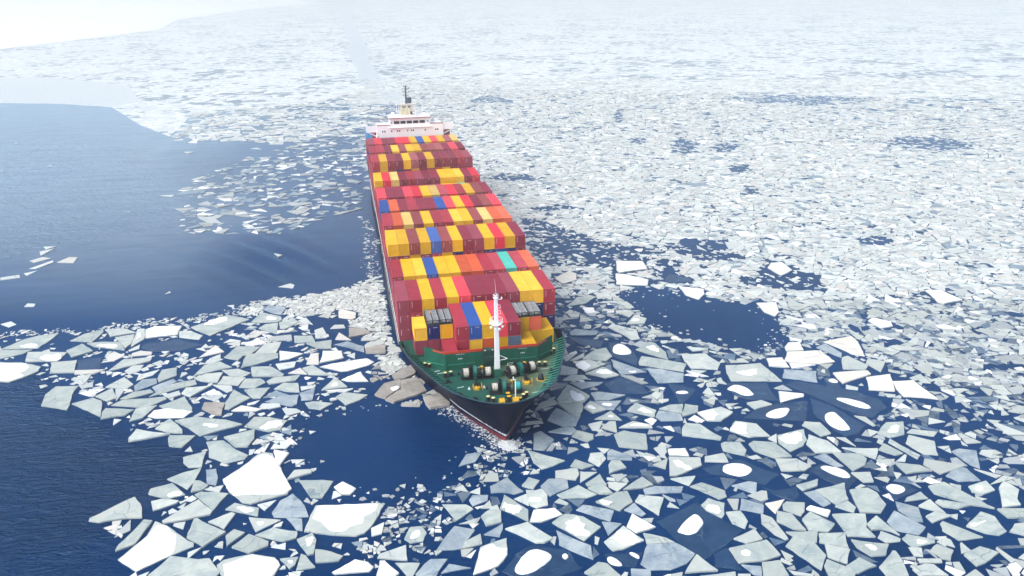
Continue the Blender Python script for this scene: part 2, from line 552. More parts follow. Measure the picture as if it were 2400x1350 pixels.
M_FUNNEL = mat("cream funnel paint", (0.60, 0.53, 0.33), 0.5, 0.1, 0.5)
M_GLASS = mat("dark window glass", (0.010, 0.018, 0.030), 0.08, 0.2, 0.5)
M_GREY = mat("grey galvanised", (0.36, 0.38, 0.39), 0.5, 0.25, 1.5, 0, 0.3)
M_MAROON_TRIM = mat("maroon trim", (0.30, 0.035, 0.05), 0.5, 0.15, 1.0)


def deck_mat():
    m, n, l, b = nodes_of("worn deck paint")
    geo = n.new("ShaderNodeNewGeometry")
    v = geo.outputs['Position']
    sx = n.new("ShaderNodeSeparateXYZ"); l.new(v, sx.inputs[0])
    wob = mathn(n, l, 'MULTIPLY', ntex(n, l, v, 0.25, 5, 0.6), 6.0)
    side = mapr(n, l, mathn(n, l, 'ADD', sx.outputs[0], wob), 2.6, 5.0)
    c = mixc(n, l, side, (0.008, 0.082, 0.060), (0.105, 0.150, 0.092))     # green to the left, olive to the right, wavering border
    stain = mapr(n, l, ntex(n, l, v, 0.7, 7, 0.68), 0.5, 0.72, 0, 0.7)
    c = mixc(n, l, stain, c, (0.03, 0.075, 0.06))
    rust = mapr(n, l, ntex(n, l, v, 1.7, 6, 0.7), 0.64, 0.74, 0, 0.6)
    c = mixc(n, l, rust, c, (0.23, 0.15, 0.06))
    l.new(c, b.inputs['Base Color'])
    b.inputs['Roughness'].default_value = 0.6
    b.inputs['Specular IOR Level'].default_value = 0.25
    return m


M_DECK = deck_mat()

DECK_Z, RAIL_Z = 8.9, 10.4
ship = obj("container_ship", None, None, (0, 0, 0))
tag(ship, "long container ship with navy hull, green foredeck and white bridge, breaking through the ice", "ship")

# half-breadths against distance aft of the stem, at the rail and at the waterline
RAIL_D = [0, 0.15, 0.6, 1.6, 3.4, 6.1, 9.5, 14.0, 19.0, 23.4, 29.0, 34.0, 60.0, 225, 229]
RAIL_B = [0, 1.3, 2.7, 4.6, 6.8, 9.1, 10.8, 12.5, 14.3, 15.6, 16.15, 16.3, 16.3, 16.3, 15.8]
WL_D = [0, 5.5, 12, 19.5, 29, 41, 54, 70, 190, 215, 222]
WL_B = [0, 2.9, 6.2, 9.0, 12.5, 15.2, 16.1, 16.3, 16.3, 13.0, 9.0]


def stem_y(z):
    if z < 0:
        return -28.7 - 0.6 * math.sin(min(1, -z / 3) * math.pi)
    return -28.7 - 5.3 * (z / RAIL_Z) ** 1.25


UU = sorted(set([0, .0006, .0015, .003, .006, .010, .015, .02, .027, .035, .045, .055, .07, .085, .10, .115, .13, .15, .17, .2, .24, .28, .33, .4, .5, .6, .7, .8, .88, .94, .97, 1.0]))
STERN = 195.0


def hull_pt(u, z):
    y0 = stem_y(z)
    y = y0 + (STERN - y0) * u
    d = y - y0
    t = max(0.0, min(1.0, z / RAIL_Z))
    rb = interp(d, RAIL_D, RAIL_B); wb = interp(d, WL_D, WL_B)
    bb = wb + (rb - wb) * t ** 1.5
    if z < 0:
        bb = wb * (1 + z * 0.03)
    return bb, y


def sheer(y):
    """top of the hull plating"""
    return interp(y, [-40, -4.5, -1.5, 200], [RAIL_Z, RAIL_Z, 7.9, 7.9])


def hull_band(name, zlist, m, u0=0.0, u1=1.0, off=0.0, follow=False):
    us = [u for u in UU if u0 <= u <= u1]
    mb = MB()
    for sgn in (-1, 1):
        vs = []
        for z in zlist:
            for u in us:
                zz = z
                if follow:
                    b0, y0 = hull_pt(u, z)
                    top = sheer(y0)
                    zz = zlist[0] + (z - zlist[0]) * (top - zlist[0]) / (RAIL_Z - zlist[0])
                bb, y = hull_pt(u, zz)
                vs.append((sgn * (bb + off), y - (off if u == 0 else 0), zz))
        n = len(us)
        fs = [(j * n + k, j * n + k + 1, (j + 1) * n + k + 1, (j + 1) * n + k) for j in range(len(zlist) - 1) for k in range(n - 1)]
        mb.add(vs, fs)
    me = mb.mesh(name, m)
    bm = bmesh.new(); bm.from_mesh(me)
    bmesh.ops.remove_doubles(bm, verts=bm.verts, dist=0.004)
    bmesh.ops.recalc_face_normals(bm, faces=bm.faces)
    bm.to_mesh(me); bm.free()
    me.polygons.foreach_set("use_smooth", [True] * len(me.polygons))
    me.set_sharp_from_angle(angle=R(35))
    return obj(name, me, ship)


hull_band("hull_topside", [0.02, 0.6, 1.4, 2.2, 3.2, 4.4, 5.6, 6.8, 8.0, 9.2, 10.4], M_NAVY, follow=True)
hull_band("hull_bottom", [-3.0, -1.5, -0.5, 0.02], M_RED_HULL)
# the trim by the stern lifts the red bottom paint out of the water at the bow only
rb_ = MB()
for sgn in (-1, 1):
    us = [u for u in UU if u <= 0.07]
    vs = []
    for t in (0.0, 0.35, 0.7, 1.0):
        for u in us:
            zt_ = 1.15 * (1 - u / 0.07) ** 0.8
            z_ = -0.2 + (zt_ + 0.2) * t
            bb, y = hull_pt(u, z_)
            vs.append((sgn * (bb + 0.012), y - (0.012 if u == 0 else 0), z_))
    n_ = len(us)
    rb_.add(vs, [(j * n_ + k, j * n_ + k + 1, (j + 1) * n_ + k + 1, (j + 1) * n_ + k) for j in range(3) for k in range(n_ - 1)])
rb_.build("red_boot_top", M_RED_HULL, ship, True)
hull_band("hull_stripe", [1.45, 1.66, 1.88], M_WSTRIPE, 0.0, 0.075, 0.012)
# transom
tr = MB()
tp = [hull_pt(1.0, z) for z in (-3, 0, 2, 4, 6, 7.9)]
zz = (-3, 0, 2, 4, 6, 7.9)
tr.add([(-b, STERN, z) for (b, y), z in zip(tp, zz)] + [(b, STERN, z) for (b, y), z in zip(reversed(tp), reversed(zz))], [tuple(range(12))])
tr.build("transom", M_NAVY, ship)


def outline(z, inset, y_to, n=40):
    """right half of the plan shape at height z from the stem aft, moved inwards"""
    pts = []
    for u in np.concatenate([np.linspace(0, .01, 8), np.linspace(.012, .05, 10), np.linspace(.06, .2, 16)]):
        bb, y = hull_pt(u, z)
        if y > y_to: break
        pts.append((bb, y))
    out = []
    for i, (x, y) in enumerate(pts):
        a = pts[max(0, i - 1)]; c = pts[min(len(pts) - 1, i + 1)]
        tx, ty = c[0] - a[0], c[1] - a[1]
        if i == 0: tx, ty = 1.0, 0.0
        q = math.hypot(tx, ty) or 1
        out.append((x - ty / q * inset, y + tx / q * inset))
    out = [(max(0.0, x), y) for x, y in out]
    return out


half = outline(DECK_Z, 0.12, 1.0)
poly = [(x, y) for x, y in half] + [(-x, y) for x, y in reversed(half) if x > 0.01]
d = MB(); d.prism(poly, DECK_Z - 0.15, DECK_Z)
d.build("foredeck", M_DECK, ship)
d = MB(); d.box(-16.1, 16.1, 0.9, STERN - 0.3, 7.3, 7.6)
d.build("main_deck", M_GREEN, ship)
# inner bulwark skin and cap rail
bw = MB(); cap = MB()
lo = outline(DECK_Z, 0.16, -4.6); hi = outline(RAIL_Z, 0.16, -4.6); ou = outline(RAIL_Z, -0.06, -4.6)
k = min(len(lo), len(hi), len(ou))
for sgn in (-1, 1):
    vs = [(sgn * x, y, DECK_Z) for x, y in lo[:k]] + [(sgn * x, y, RAIL_Z - 0.02) for x, y in hi[:k]]
    bw.add(vs, [(i, i + 1, k + i + 1, k + i) for i in range(k - 1)])
    hh = outline(RAIL_Z, 0.24, -4.6)[:k]
    vs = [(sgn * x, y, RAIL_Z) for x, y in hh] + [(sgn * x, y, RAIL_Z) for x, y in ou[:k]] + [(sgn * x, y, RAIL_Z + 0.09) for x, y in hh] + [(sgn * x, y, RAIL_Z + 0.09) for x, y in ou[:k]]
    cap.add(vs, [(2 * k + i, 2 * k + i + 1, 3 * k + i + 1, 3 * k + i) for i in range(k - 1)] + [(k + i, k + i + 1, 3 * k + i + 1, 3 * k + i) for i in range(k - 1)] + [(i, i + 1, 2 * k + i + 1, 2 * k + i) for i in range(k - 1)])
bwo = bw.build("bulwark", mat("dark bulwark green", (0.002, 0.022, 0.022), 0.6, 0.3, 0.8, 0, 0, (0, 0, 0), 0.1), ship)
cap.build("cap_rail", mat("dark blue green rail", (0.012, 0.055, 0.075), 0.4, 0.2), bwo)


def along(line, s):
    acc = 0
    for a, c in zip(line, line[1:]):
        L = math.hypot(c[0] - a[0], c[1] - a[1])
        if acc + L >= s:
            t = (s - acc) / L
            return (a[0] + (c[0] - a[0]) * t, a[1] + (c[1] - a[1]) * t), ((c[0] - a[0]) / L, (c[1] - a[1]) / L)
        acc += L
    return None, None


for sgn in (-1, 1):
    for i in range(30):
        s = 5.0 + i * 1.12
        (p, t) = along(lo, s); (q, _) = along(hi, s + 0.25)
        if p is None or q is None: break
        nx, ny = -t[1], t[0]
        rib = MB()
        a = Vector((sgn * (p[0] + nx * 1.05), p[1] + ny * 1.05, DECK_Z + 0.01))
        c = Vector((sgn * (q[0] + nx * 0.10), q[1] + ny * 0.10, RAIL_Z - 0.03))
        e = Vector((sgn * p[0], p[1], DECK_Z + 0.01))
        th = Vector((sgn * t[0], t[1], 0)) * 0.035
        rib.bar(a, c, 0.36, 0.08)
        rib.build("bulwark_rib", M_RIB, bwo)

# hatch coaming and side passage amidships
d = MB(); d.box(-15.2, 15.2, 1.5, 154, 7.6, 8.62); d.build("hatch_coaming", mat("coaming paint", (0.10, 0.06, 0.055), 0.6, 0.3, 0.5), ship)
for sgn in (-1, 1):
    d = MB()
    for y in np.arange(2, 153, 3.0):
        d.box(sgn * 16.12 - 0.06, sgn * 16.12 + 0.06, y, y + 0.12, 7.9, 8.55)
    d.bar((sgn * 16.12, 1, 8.56), (sgn * 16.12, 153, 8.56), 0.10, 0.08)
    d.bar((sgn * 16.12, 1, 8.25), (sgn * 16.12, 153, 8.25), 0.06, 0.05)
    d.build("side_railing", M_WHITE, ship)
    # pale sheer strake along the top of the side, broken by long white panels
    for j, (a, b2) in enumerate(((2, 30), (33, 58), (62, 70), (108, 150))):
        d = MB(); d.box(sgn * 16.3 - 0.02, sgn * 16.3 + 0.02, a, b2, 7.15, 7.86)
        d.build("white_side_panel", mat("pale green side paint", (0.50, 0.58, 0.55), 0.5, 0.25, 0.4, 0, 0.4), ship)
# pilot ladder platform at the side
pl = MB()
pl.box(-17.4, -16.3, 76, 77.6, 6.4, 6.55); pl.box(-17.4, -16.3, 83, 84.2, 5.2, 5.35)
pl.bar((-17.3, 77, 6.5), (-17.3, 83.5, 5.3), 0.5, 0.12)
for y in (76.1, 77.5): pl.tube((-17.35, y, 6.5), (-17.35, y, 7.6), 0.05)
pl.bar((-17.35, 76.1, 7.6), (-17.35, 77.5, 7.6), 0.07, 0.07)
pl.build("gangway", M_GREY, ship)

# ---- breakwater
BWP = [(-12.3, -13.2), (-8.75, -16.0), (8.75, -16.0), (12.3, -13.2)]
ZB = 12.65
wall = MB()
for i, (a, c) in enumerate(zip(BWP, BWP[1:])):
    t = 0.12
    if i == 1:
        wall.box(a[0], c[0], -16.0, -16.0 + t, DECK_Z, ZB)
    else:
        s = -1 if i == 0 else 1
        end, cor = (a, c) if i == 0 else (c, a)
        z1, z2 = ZB, ZB + 0.25
        wall.add([(cor[0], cor[1], DECK_Z), (end[0], end[1], DECK_Z), (end[0], end[1], z2), (end[0] - s * 1.4, end[1] - 1.1, z2), (cor[0], cor[1], z1),
                  (cor[0], cor[1] + t, DECK_Z), (end[0], end[1] + t, DECK_Z), (end[0], end[1] + t, z2), (end[0] - s * 1.4, end[1] - 1.1 + t, z2), (cor[0], cor[1] + t, z1)],
                 [(0, 1, 2, 3, 4), (9, 8, 7, 6, 5), (0, 4, 9, 5), (1, 0, 5, 6), (2, 1, 6, 7), (3, 2, 7, 8), (4, 3, 8, 9)])
brk = wall.build("breakwater", M_GREEN, ship)
d = MB()
d.box(-8.74, 8.74, -16.025, -15.86, ZB - 0.42, ZB + 0.05)
d.build("red_top_band", M_REDTRIM, brk)
for s in (-1, 1):
    d = MB()
    a = Vector((s * 8.76, -16.03, ZB - 0.2)); c = Vector((s * 10.8, -14.42, ZB - 0.05))
    d.bar(a, c, 0.08, 0.34); d.build("red_top_band", M_REDTRIM, brk)
    # white print on the face
    for zc, w, x in ((11.95, 1.7, 5.9), (11.0, 0.9, 5.9)):
        for j in range(7 if w > 1 else 3):
            d = MB(); x0 = s * x - w / 2 + j * w / (7 if w > 1 else 3)
            d.box(x0, x0 + w / (7 if w > 1 else 3) * 0.62, -16.018, -16.004, zc, zc + (0.10 if w > 1 else 0.22))
            d.build("painted_mark", M_MARK, brk)
    for x0, x1 in ((3.3, 5.0), (5.3, 8.3)):
        d = MB(); d.box(min(s * x0, s * x1), max(s * x0, s * x1), -16.06, -16.0, 10.0, 10.09); d.build("ledge", M_RIB, brk)
    d = MB(); d.bar((s * 9.0, -15.86, 10.05), (s * 11.9, -13.58, 10.05), 0.08, 0.09); d.build("ledge", M_RIB, brk)
    for x in (2.6, 5.6, 8.2):
        d = MB(); d.add([(s * x - .05, -15.9, DECK_Z), (s * x + .05, -15.9, DECK_Z), (s * x + .05, -14.2, DECK_Z), (s * x - .05, -14.2, DECK_Z), (s * x - .05, -15.9, ZB - .3), (s * x + .05, -15.9, ZB - .3)],
                        [(0, 1, 2, 3), (0, 4, 5, 1), (2, 5, 4, 3), (0, 3, 4), (1, 5, 2)])
        d.build("bracket", M_GREEN, brk)
# dark locker and steps standing before the breakwater
d = MB(); d.box(-1.9, 0.3, -17.6, -16.1, DECK_Z, 11.6); d.box(-1.75, 0.15, -17.3, -16.1, 11.6, 12.9)
lk = d.build("deck_locker", mat("dark green locker", (0.006, 0.05, 0.042), 0.5, 0.3, 1.0), ship)
d = MB(); d.box(-1.2, -0.4, -17.63, -17.6, DECK_Z + 0.2, 10.8); d.build("door", mat("black green door", (0.004, 0.03, 0.03), 0.5), lk)
for x in (-1.5, -0.1):
    d = MB(); d.tube((x, -17.45, 12.9), (x, -17.45, 13.0), 0.14, n=10); d.build("lamp", M_MARK, lk)

# ---- mooring winches


def winch(x, y, rz, rope2, big=True):
    w = obj("mooring_winch", None, ship, (x, y, DECK_Z), rz)
    # drums along local x: rope drum, gear case, rope drum
    rr = 1.0 if big else 0.85
    zc = 1.15
    d = MB(); d.box(-2.9, 2.9, -0.75, 0.75, 0.0, 0.22); d.build("bed_plate", M_BLACK, w)
    for xc, rope in ((-2.0, M_ROPE), (2.0, rope2)):
        dr = MB()
        for s in (-0.62, 0.62):
            dr.lathe((xc + s, 0, zc), (1, 0, 0), [(-0.05, rr), (0.05, rr)], 20)
        dr.lathe((xc - 0.6, 0, zc), (1, 0, 0), [(0, 0.35), (1.2, 0.35)], 12)
        dd = dr.build("drum", M_BLACK, w)
        prof = []
        for q in range(13):
            prof.append((0.06 + q * 0.085, rr * (0.80 + 0.05 * (q % 2) + 0.03 * math.sin(q * 1.7))))
        d = MB(); d.lathe((xc - 0.57, 0, zc), (1, 0, 0), prof, 20); d.build("rope_coil", rope, dd, True)
    d = MB(); d.lathe((-0.62, 0, zc + 0.1), (1, 0, 0), [(0, 0.6), (0.0, 1.15), (0.55, 1.15), (0.55, 0.6)], 22)
    d.box(-0.6, -0.08, -1.0, 1.0, 0.2, 1.0)
    d.build("gear_case", M_TEAL, w)
    d = MB(); d.lathe((0.15, 0, zc), (1, 0, 0), [(0, 0.95), (0.12, 0.95), (0.14, 0.6), (0.5, 0.6), (0.52, 0.95), (0.62, 0.95)], 22)
    d.build("chain_wheel", M_BLACK, w)
    d = MB(); d.lathe((-3.5, 0, zc), (1, 0, 0), [(0, 0.42), (0.08, 0.42), (0.25, 0.27), (0.5, 0.3), (0.6, 0.4)], 14)
    d.build("warping_head", M_BLACK, w)
    d = MB(); d.box(-1.25, -0.7, 0.4, 1.2, 0.2, 1.9); d.tube((-1.0, 0.8, 1.9), (-1.0, 0.8, 2.4), 0.24, n=10); d.build("motor", M_BLACK, w)
    d = MB(); d.box(0.75, 1.2, 0.35, 0.95, 1.3, 1.95); d.build("control_box", M_YEL, w)
    return w


winch(-3.55, -20.1, R(-4), M_ROPE)
winch(4.7, -20.4, R(16), M_ROPE)
winch(0.55, -26.9, R(-6), M_ROPE_T, False)


def chain_stopper(x, y, rz):
    c = obj("chain_stopper", None, ship, (x, y, DECK_Z), rz)
    d = MB(); d.lathe((0, 0, 0), (0, 0, 1), [(0, 0.6), (0.35, 0.55), (0.5, 0.35)], 14); d.build("hawse_collar", M_YEL, c)
    for px in (-0.75, 0.75):
        d = MB()
        for py in (-0.75, 0.2):
            d.tube((px, py, 0), (px, py, 1.0), 0.045, n=6)
        for h in (0.55, 1.0):
            d.bar((px, -0.75, h), (px, 0.2, h), 0.06, 0.06)
        d.build("guard_rail", M_YEL, c)
    d = MB(); d.box(-0.35, 0.35, 0.5, 1.6, 0, 0.7); d.tube((0, 1.0, 0.7), (0, 1.0, 1.4), 0.1); d.box(-0.45, 0.45, 0.9, 1.1, 1.35, 1.5); d.build("stopper_body", M_BLACK, c)
    d = MB()
    for k in range(9):
        t = k / 8
        p = Vector((0, 0.1 + 2.6 * t, 0.55 + 1.15 * t * t))
        if k % 2: d.box(p.x - 0.16, p.x + 0.16, p.y - 0.22, p.y + 0.22, p.z - 0.05, p.z + 0.05)
        else: d.box(p.x - 0.05, p.x + 0.05, p.y - 0.22, p.y + 0.22, p.z - 0.15, p.z + 0.15)
    d.build("anchor_chain", M_BLACK, c)


chain_stopper(-4.15, -24.5, 0)
chain_stopper(4.9, -24.4, 0)


def bollard(x, y, cap=M_CREAM, r=0.3, h=0.85):
    b_ = MB(); b_.lathe((x, y, DECK_Z), (0, 0, 1), [(0, r * 1.5), (0.08, r * 1.5), (0.08, r), (h - 0.15, r), (h - 0.12, r * 1.2), (h, r * 1.2)], 14)
    o = b_.build("bollard", M_BLACK, ship)
    d = MB(); d.tube((x, y, DECK_Z + h), (x, y, DECK_Z + h + 0.03), r * 1.12, n=14); d.build("painted_cap", cap, o)


for x, y in ((-12.27, -13.4), (-11.5, -13.9), (-9.12, -18.4), (-8.08, -18.2), (8.65, -17.8), (9.7, -18.0), (12.0, -13.3), (12.7, -12.5), (-3.04, -29.3), (-2.28, -30.0), (3.05, -29.8), (3.7, -29.2)):
    bollard(x, y)
bollard(0.42, -30.3, M_YEL, 0.34, 1.0)
bollard(0.5, -28.9, M_YEL, 0.34, 0.9)
bollard(2.3, -30.7, M_YEL, 0.26, 0.7)
for (a, c) in (((-12.6, -13.3), (-11.2, -14.0)), ((-9.5, -18.5), (-7.7, -18.1)), ((8.2, -17.75), (10.1, -18.05)), ((-3.4, -29.0), (-1.9, -30.3)), ((2.7, -30.1), (4.0, -28.9)), ((11.7, -13.6), (13.0, -12.2))):
    d = MB(); d.bar((a[0], a[1], DECK_Z + 0.03), (c[0], c[1], DECK_Z + 0.03), 0.9, 0.05); d.build("bollard_base", M_BLACK, ship)
# fairlead chocks, roller stands and hatches
for x, y, w in ((-0.85, -30.6, 1.1), (1.55, -30.7, 1.2)):
    d = MB(); d.add([(x - w / 2, y - .45, DECK_Z), (x + w / 2, y - .45, DECK_Z), (x + w / 2, y + .45, DECK_Z), (x - w / 2, y + .45, DECK_Z),
                     (x - w / 2 + .1, y - .4, DECK_Z + .35), (x + w / 2 - .1, y - .4, DECK_Z + .35), (x + w / 2 - .1, y + .4, DECK_Z + .75), (x - w / 2 + .1, y + .4, DECK_Z + .75)],
                    [(0, 3, 2, 1), (4, 5, 6, 7), (0, 1, 5, 4), (1, 2, 6, 5), (2, 3, 7, 6), (3, 0, 4, 7)])
    d.build("yellow_chock", M_YEL, ship)
d = MB(); d.lathe((7.65, -23.3, DECK_Z), (0, 0, 1), [(0, 0.62), (1.0, 0.42), (1.15, 0.30)], 16); vt = d.build("ventilator", M_BLACK, ship, True)
d = MB(); d.tube((7.75, -23.3, DECK_Z + 0.005), (7.75, -23.3, DECK_Z + 0.03), 0.95, n=18); d.build("yellow_ring", M_YEL, vt)
for x, y in ((-9.0, -20.9), (-7.6, -26.6), (-5.2, -28.8), (7.6, -27.0), (10.2, -21.0)):
    ch = MB(); ch.lathe((x, y, DECK_Z), (0, 0, 1), [(0, 0.35), (0.55, 0.3), (0.6, 0.36), (0.7, 0.36)], 12)
    ch.box(x - 0.7, x + 0.7, y - 0.3, y + 0.3, DECK_Z + 0.002, DECK_Z + 0.12)
    ch.build("roller_fairlead", M_BLACK, ship)
for x, y, w, dpt in ((-7.0, -23.4, 1.2, 0.08), (-9.7, -16.9, 1.4, 0.08), (9.6, -19.3, 2.4, 0.06), (6.1, -28.1, 2.2, 0.07), (-10.3, -15.9, 1.0, 0.1)):
    d = MB(); d.bar((x - w / 2, y, DECK_Z + 0.03), (x + w / 2, y + 0.25, DECK_Z + 0.03), dpt * 1.6, 0.05); d.build("painted_line", M_MARK, ship)
for x, y in ((-2.9, -18.0), (3.2, -17.6)):
    d = MB()
    c = [(x - .7, y - .4), (x + .6, y - .5), (x + .8, y + .3), (x - .4, y + .5)]
    for a, e in zip(c, c[1:] + c[:1]): d.bar((a[0], a[1], DECK_Z + 0.9), (e[0], e[1], DECK_Z + 0.9), 0.07, 0.07)
    for a in c: d.tube((a[0], a[1], DECK_Z), (a[0], a[1], DECK_Z + 0.9), 0.04, n=6)
    d.build("hatch_guard", M_MARK, ship)
for x, y in ((-5.6, -24.3), (-2.9, -24.3)):
    d = MB(); d.add([(x - .22, y - .2, DECK_Z), (x + .22, y - .2, DECK_Z), (x + .22, y + .2, DECK_Z), (x - .22, y + .2, DECK_Z), (x, y, DECK_Z + .55)], [(0, 3, 2, 1), (0, 1, 4), (1, 2, 4), (2, 3, 4), (3, 0, 4)])
    d.build("sounding_cap", M_MARK, ship)
# jack staff
d = MB(); d.tube((1.75, -29.4, DECK_Z), (1.75, -29.4, DECK_Z + 3.5), 0.11, 0.09, 8); js = d.build("jack_staff", M_WHITE, ship)
d = MB(); d.box(1.35, 1.75, -29.5, -29.3, DECK_Z + 3.5, DECK_Z + 3.62); d.tube((1.4, -29.4, DECK_Z + 3.6), (1.4, -29.4, DECK_Z + 4.1), 0.1); d.build("anchor_light", M_WHITE, js)

# ---- foremast
mast = obj("foremast", None, ship, (0.28, -20.0, 0))
d = MB()
d.add([(-.45, -.40, DECK_Z + 1.5), (.45, -.40, DECK_Z + 1.5), (.45, .40, DECK_Z + 1.5), (-.45, .40, DECK_Z + 1.5),
       (-.28, -.25, 24.0), (.28, -.25, 24.0), (.28, .25, 24.0), (-.28, .25, 24.0)], [(0, 3, 2, 1), (4, 5, 6, 7), (0, 1, 5, 4), (1, 2, 6, 5), (2, 3, 7, 6), (3, 0, 4, 7)])
post = d.build("mast_post", M_WHITE, mast)
d = MB(); d.box(-0.8, 0.8, -0.8, 0.9, DECK_Z, DECK_Z + 1.5); d.build("mast_base", mat("green mast base", (0.02, 0.12, 0.085), 0.5, 0.3), mast)
d = MB()
d.lathe((0, 0, 24.0), (0, 0, 1), [(0, 0.45), (0.12, 0.45), (0.14, 0.2), (0.5, 0.2)], 12)
for a in range(6):
    t = a * math.pi / 3
    d.tube((.45 * math.cos(t), .45 * math.sin(t), 24.1), (.45 * math.cos(t), .45 * math.sin(t), 24.7), 0.035, n=5)
    t2 = t + math.pi / 3
    d.bar((.45 * math.cos(t), .45 * math.sin(t), 24.7), (.45 * math.cos(t2), .45 * math.sin(t2), 24.7), 0.05, 0.05)
d.tube((0.1, 0, 24.5), (-0.15, 0, 27.6), 0.03, 0.015, 5)
d.bar((0.1, 0, 23.7), (1.0, 0, 23.8), 0.1, 0.12); d.lathe((1.05, 0, 23.8), (0, 0, 1), [(0, 0.14), (0.35, 0.14)], 8)
d.build("mast_head", M_WHITE, mast)
d = MB(); d.lathe((0, 0, 19.0), (0, 0, 1), [(0, 0.5), (0.1, 0.95), (0.2, 0.95)], 14); pf = d.build("lamp_platform", M_WHITE, mast)
d = MB()
for a in range(9):
    t = a * 2 * math.pi / 9
    d.tube((1.0 * math.cos(t), 1.0 * math.sin(t), 19.1), (1.15 * math.cos(t), 1.15 * math.sin(t), 20.1), 0.035, n=5)
    t2 = t + 2 * math.pi / 9
    d.bar((1.15 * math.cos(t), 1.15 * math.sin(t), 20.1), (1.15 * math.cos(t2), 1.15 * math.sin(t2), 20.1), 0.06, 0.06)
d.build("platform_rail", M_WHITE, pf)
for a, zq in ((200, 18.7), (250, 18.5), (290, 18.5), (340, 18.7), (160, 19.2), (20, 19.2)):
    t = R(a)
    d = MB(); d.lathe((0.95 * math.cos(t), 0.95 * math.sin(t), zq), (math.cos(t), math.sin(t), -0.25), [(-0.1, 0.12), (0.15, 0.25), (0.3, 0.26)], 10); d.build("floodlight", M_WHITE, pf)
for zq in np.arange(10.6, 23.8, 0.5):
    w = 0.30 - 0.1 * (zq - 10) / 14
    d = MB(); d.bar((-w, -0.46 + (zq - 10.4) * 0.011, zq), (w, -0.46 + (zq - 10.4) * 0.011, zq), 0.03, 0.03)
    d.build("ladder_rung", M_WHITE, post)
for zq in (21.0, 22.1):
    d = MB(); d.bar((0.25, -0.1, zq), (0.85, -0.1, zq + 0.1), 0.07, 0.07); d.bar((0.85, -0.1, zq + 0.1), (0.7, -0.1, zq + 0.7), 0.07, 0.07); d.bar((0.7, -0.1, zq + .7), (0.25, -0.1, zq + .6), 0.07, 0.07); d.build("bracket", M_WHITE, mast)
d = MB(); d.bar((0.4, -0.2, 12.0), (1.9, -0.2, 12.2), 0.1, 0.1); d.bar((0.4, -0.2, 13.0), (1.9, -0.2, 12.2), 0.1, 0.1); d.build("bracket", M_WHITE, mast)
d = MB(); d.tube((-0.55, -0.3, DECK_Z + 0.5), (-0.42, -0.3, 13.2), 0.10, n=6); d.build("vent_pipe", M_WHITE, mast)

# ---- bridge house
HY = 155.5
house = obj("bridge_house", None, ship, (0, HY, 0))
d = MB(); d.box(-12.2, 12.2, 0, 11, 7.6, 26.6); d.build("wall", M_WHITE, house)
d = MB(); d.box(-7.3, 7.3, 0.35, 9, 26.6, 29.75); wh = d.build("wheelhouse", M_WHITE, house)
d = MB(); d.box(-7.7, 7.7, -0.25, 9.4, 29.75, 29.95); d.build("roof", M_WHITE, house)
d = MB(); d.box(-7.72, 7.72, -0.29, -0.25, 29.72, 30.0); d.build("maroon_trim", M_MAROON_TRIM, house)
d = MB(); d.box(-7.9, 7.9, -0.55, 0.0, 26.42, 26.55); d.build("ledge", M_WHITE, house)
for x0, x1 in ((-5.9, -3.85), (-3.5, -1.6), (-1.2, 0.8), (1.15, 3.1), (3.5, 5.5)):
    d = MB(); d.box(x0 - .1, x1 + .1, 0.30, 0.36, 27.65, 28.85); f = d.build("window_frame", M_WHITE, wh)
    d = MB(); d.box(x0, x1, 0.26, 0.31, 27.75, 28.75); d.build("pane", M_GLASS, f)
for x0, x1 in ((-7.1, -6.4), (6.2, 6.9)):
    d = MB(); d.box(x0, x1, 0.30, 0.345, 27.9, 28.6); d.build("window_frame", mat("pale blue pane", (0.35, 0.45, 0.55), 0.2), wh)
for x in (-10.2, -9.4, -6.9, -4.75, -4.0, -1.0, .4, 1.1, 5.5, 9.4, 10.1):
    d = MB(); d.box(x - .22, x + .22, -0.03, 0.0, 24.9, 25.5); d.build("porthole", M_GLASS, house)
for s in (-1, 1):
    d = MB(); xx = sorted((s * 12.2, s * 16.1)); d.box(xx[0], xx[1], 0.3, 4.5, 25.0, 25.2); d.box(xx[0], xx[1], 0.3, 0.5, 25.2, 27.4)
    e = sorted((s * 15.9, s * 16.1)); d.box(e[0], e[1], 0.5, 4.5, 25.2, 27.4)
    wg = d.build("bridge_wing", M_WHITE, house)
    d = MB(); xx = sorted((s * 7.3, s * 12.2)); d.box(xx[0], xx[1], 0.0, 0.2, 26.6, 27.35); d.build("bulwark", M_WHITE, wg)
    d = MB(); d.box(xx[0], xx[1], -0.04, 0.26, 27.35, 27.6); d.build("maroon_cap", M_MAROON_TRIM, wg)
    d = MB()
    for x in (8.6, 12.0, 16.0):
        d.box(s * x - 0.07, s * x + 0.07, 0.3, 0.44, 27.4 if x > 12.1 else 27.6, 29.5)
    d.bar((s * 7.3, 0.4, 29.55), (s * 16.1, 0.4, 29.55), 0.2, 0.2); d.bar((s * 12.2, 0.4, 28.0), (s * 16.05, 0.4, 28.0), 0.1, 0.1)
    d.bar((s * 7.3, 3.6, 29.55), (s * 16.1, 3.6, 29.55), 0.2, 0.2); d.bar((s * 16.0, 0.4, 29.55), (s * 16.0, 3.6, 29.55), 0.2, 0.2)
    d.build("wing_frame", M_GREY, wg)
    d = MB(); d.bar((s * 12.2, 0.6, 23.4), (s * 15.6, 0.8, 25.0), 0.22, 0.3); d.build("wing_brace", M_WHITE, wg)
d = MB()
for i in range(15):
    x = -7.5 + i * 1.07
    d.tube((x, -0.1, 29.95), (x, -0.1, 30.9), 0.035, n=5)
for h in (30.4, 30.9): d.bar((-7.5, -0.1, h), (7.5, -0.1, h), 0.06, 0.06)
d.build("roof_railing", M_WHITE, house)
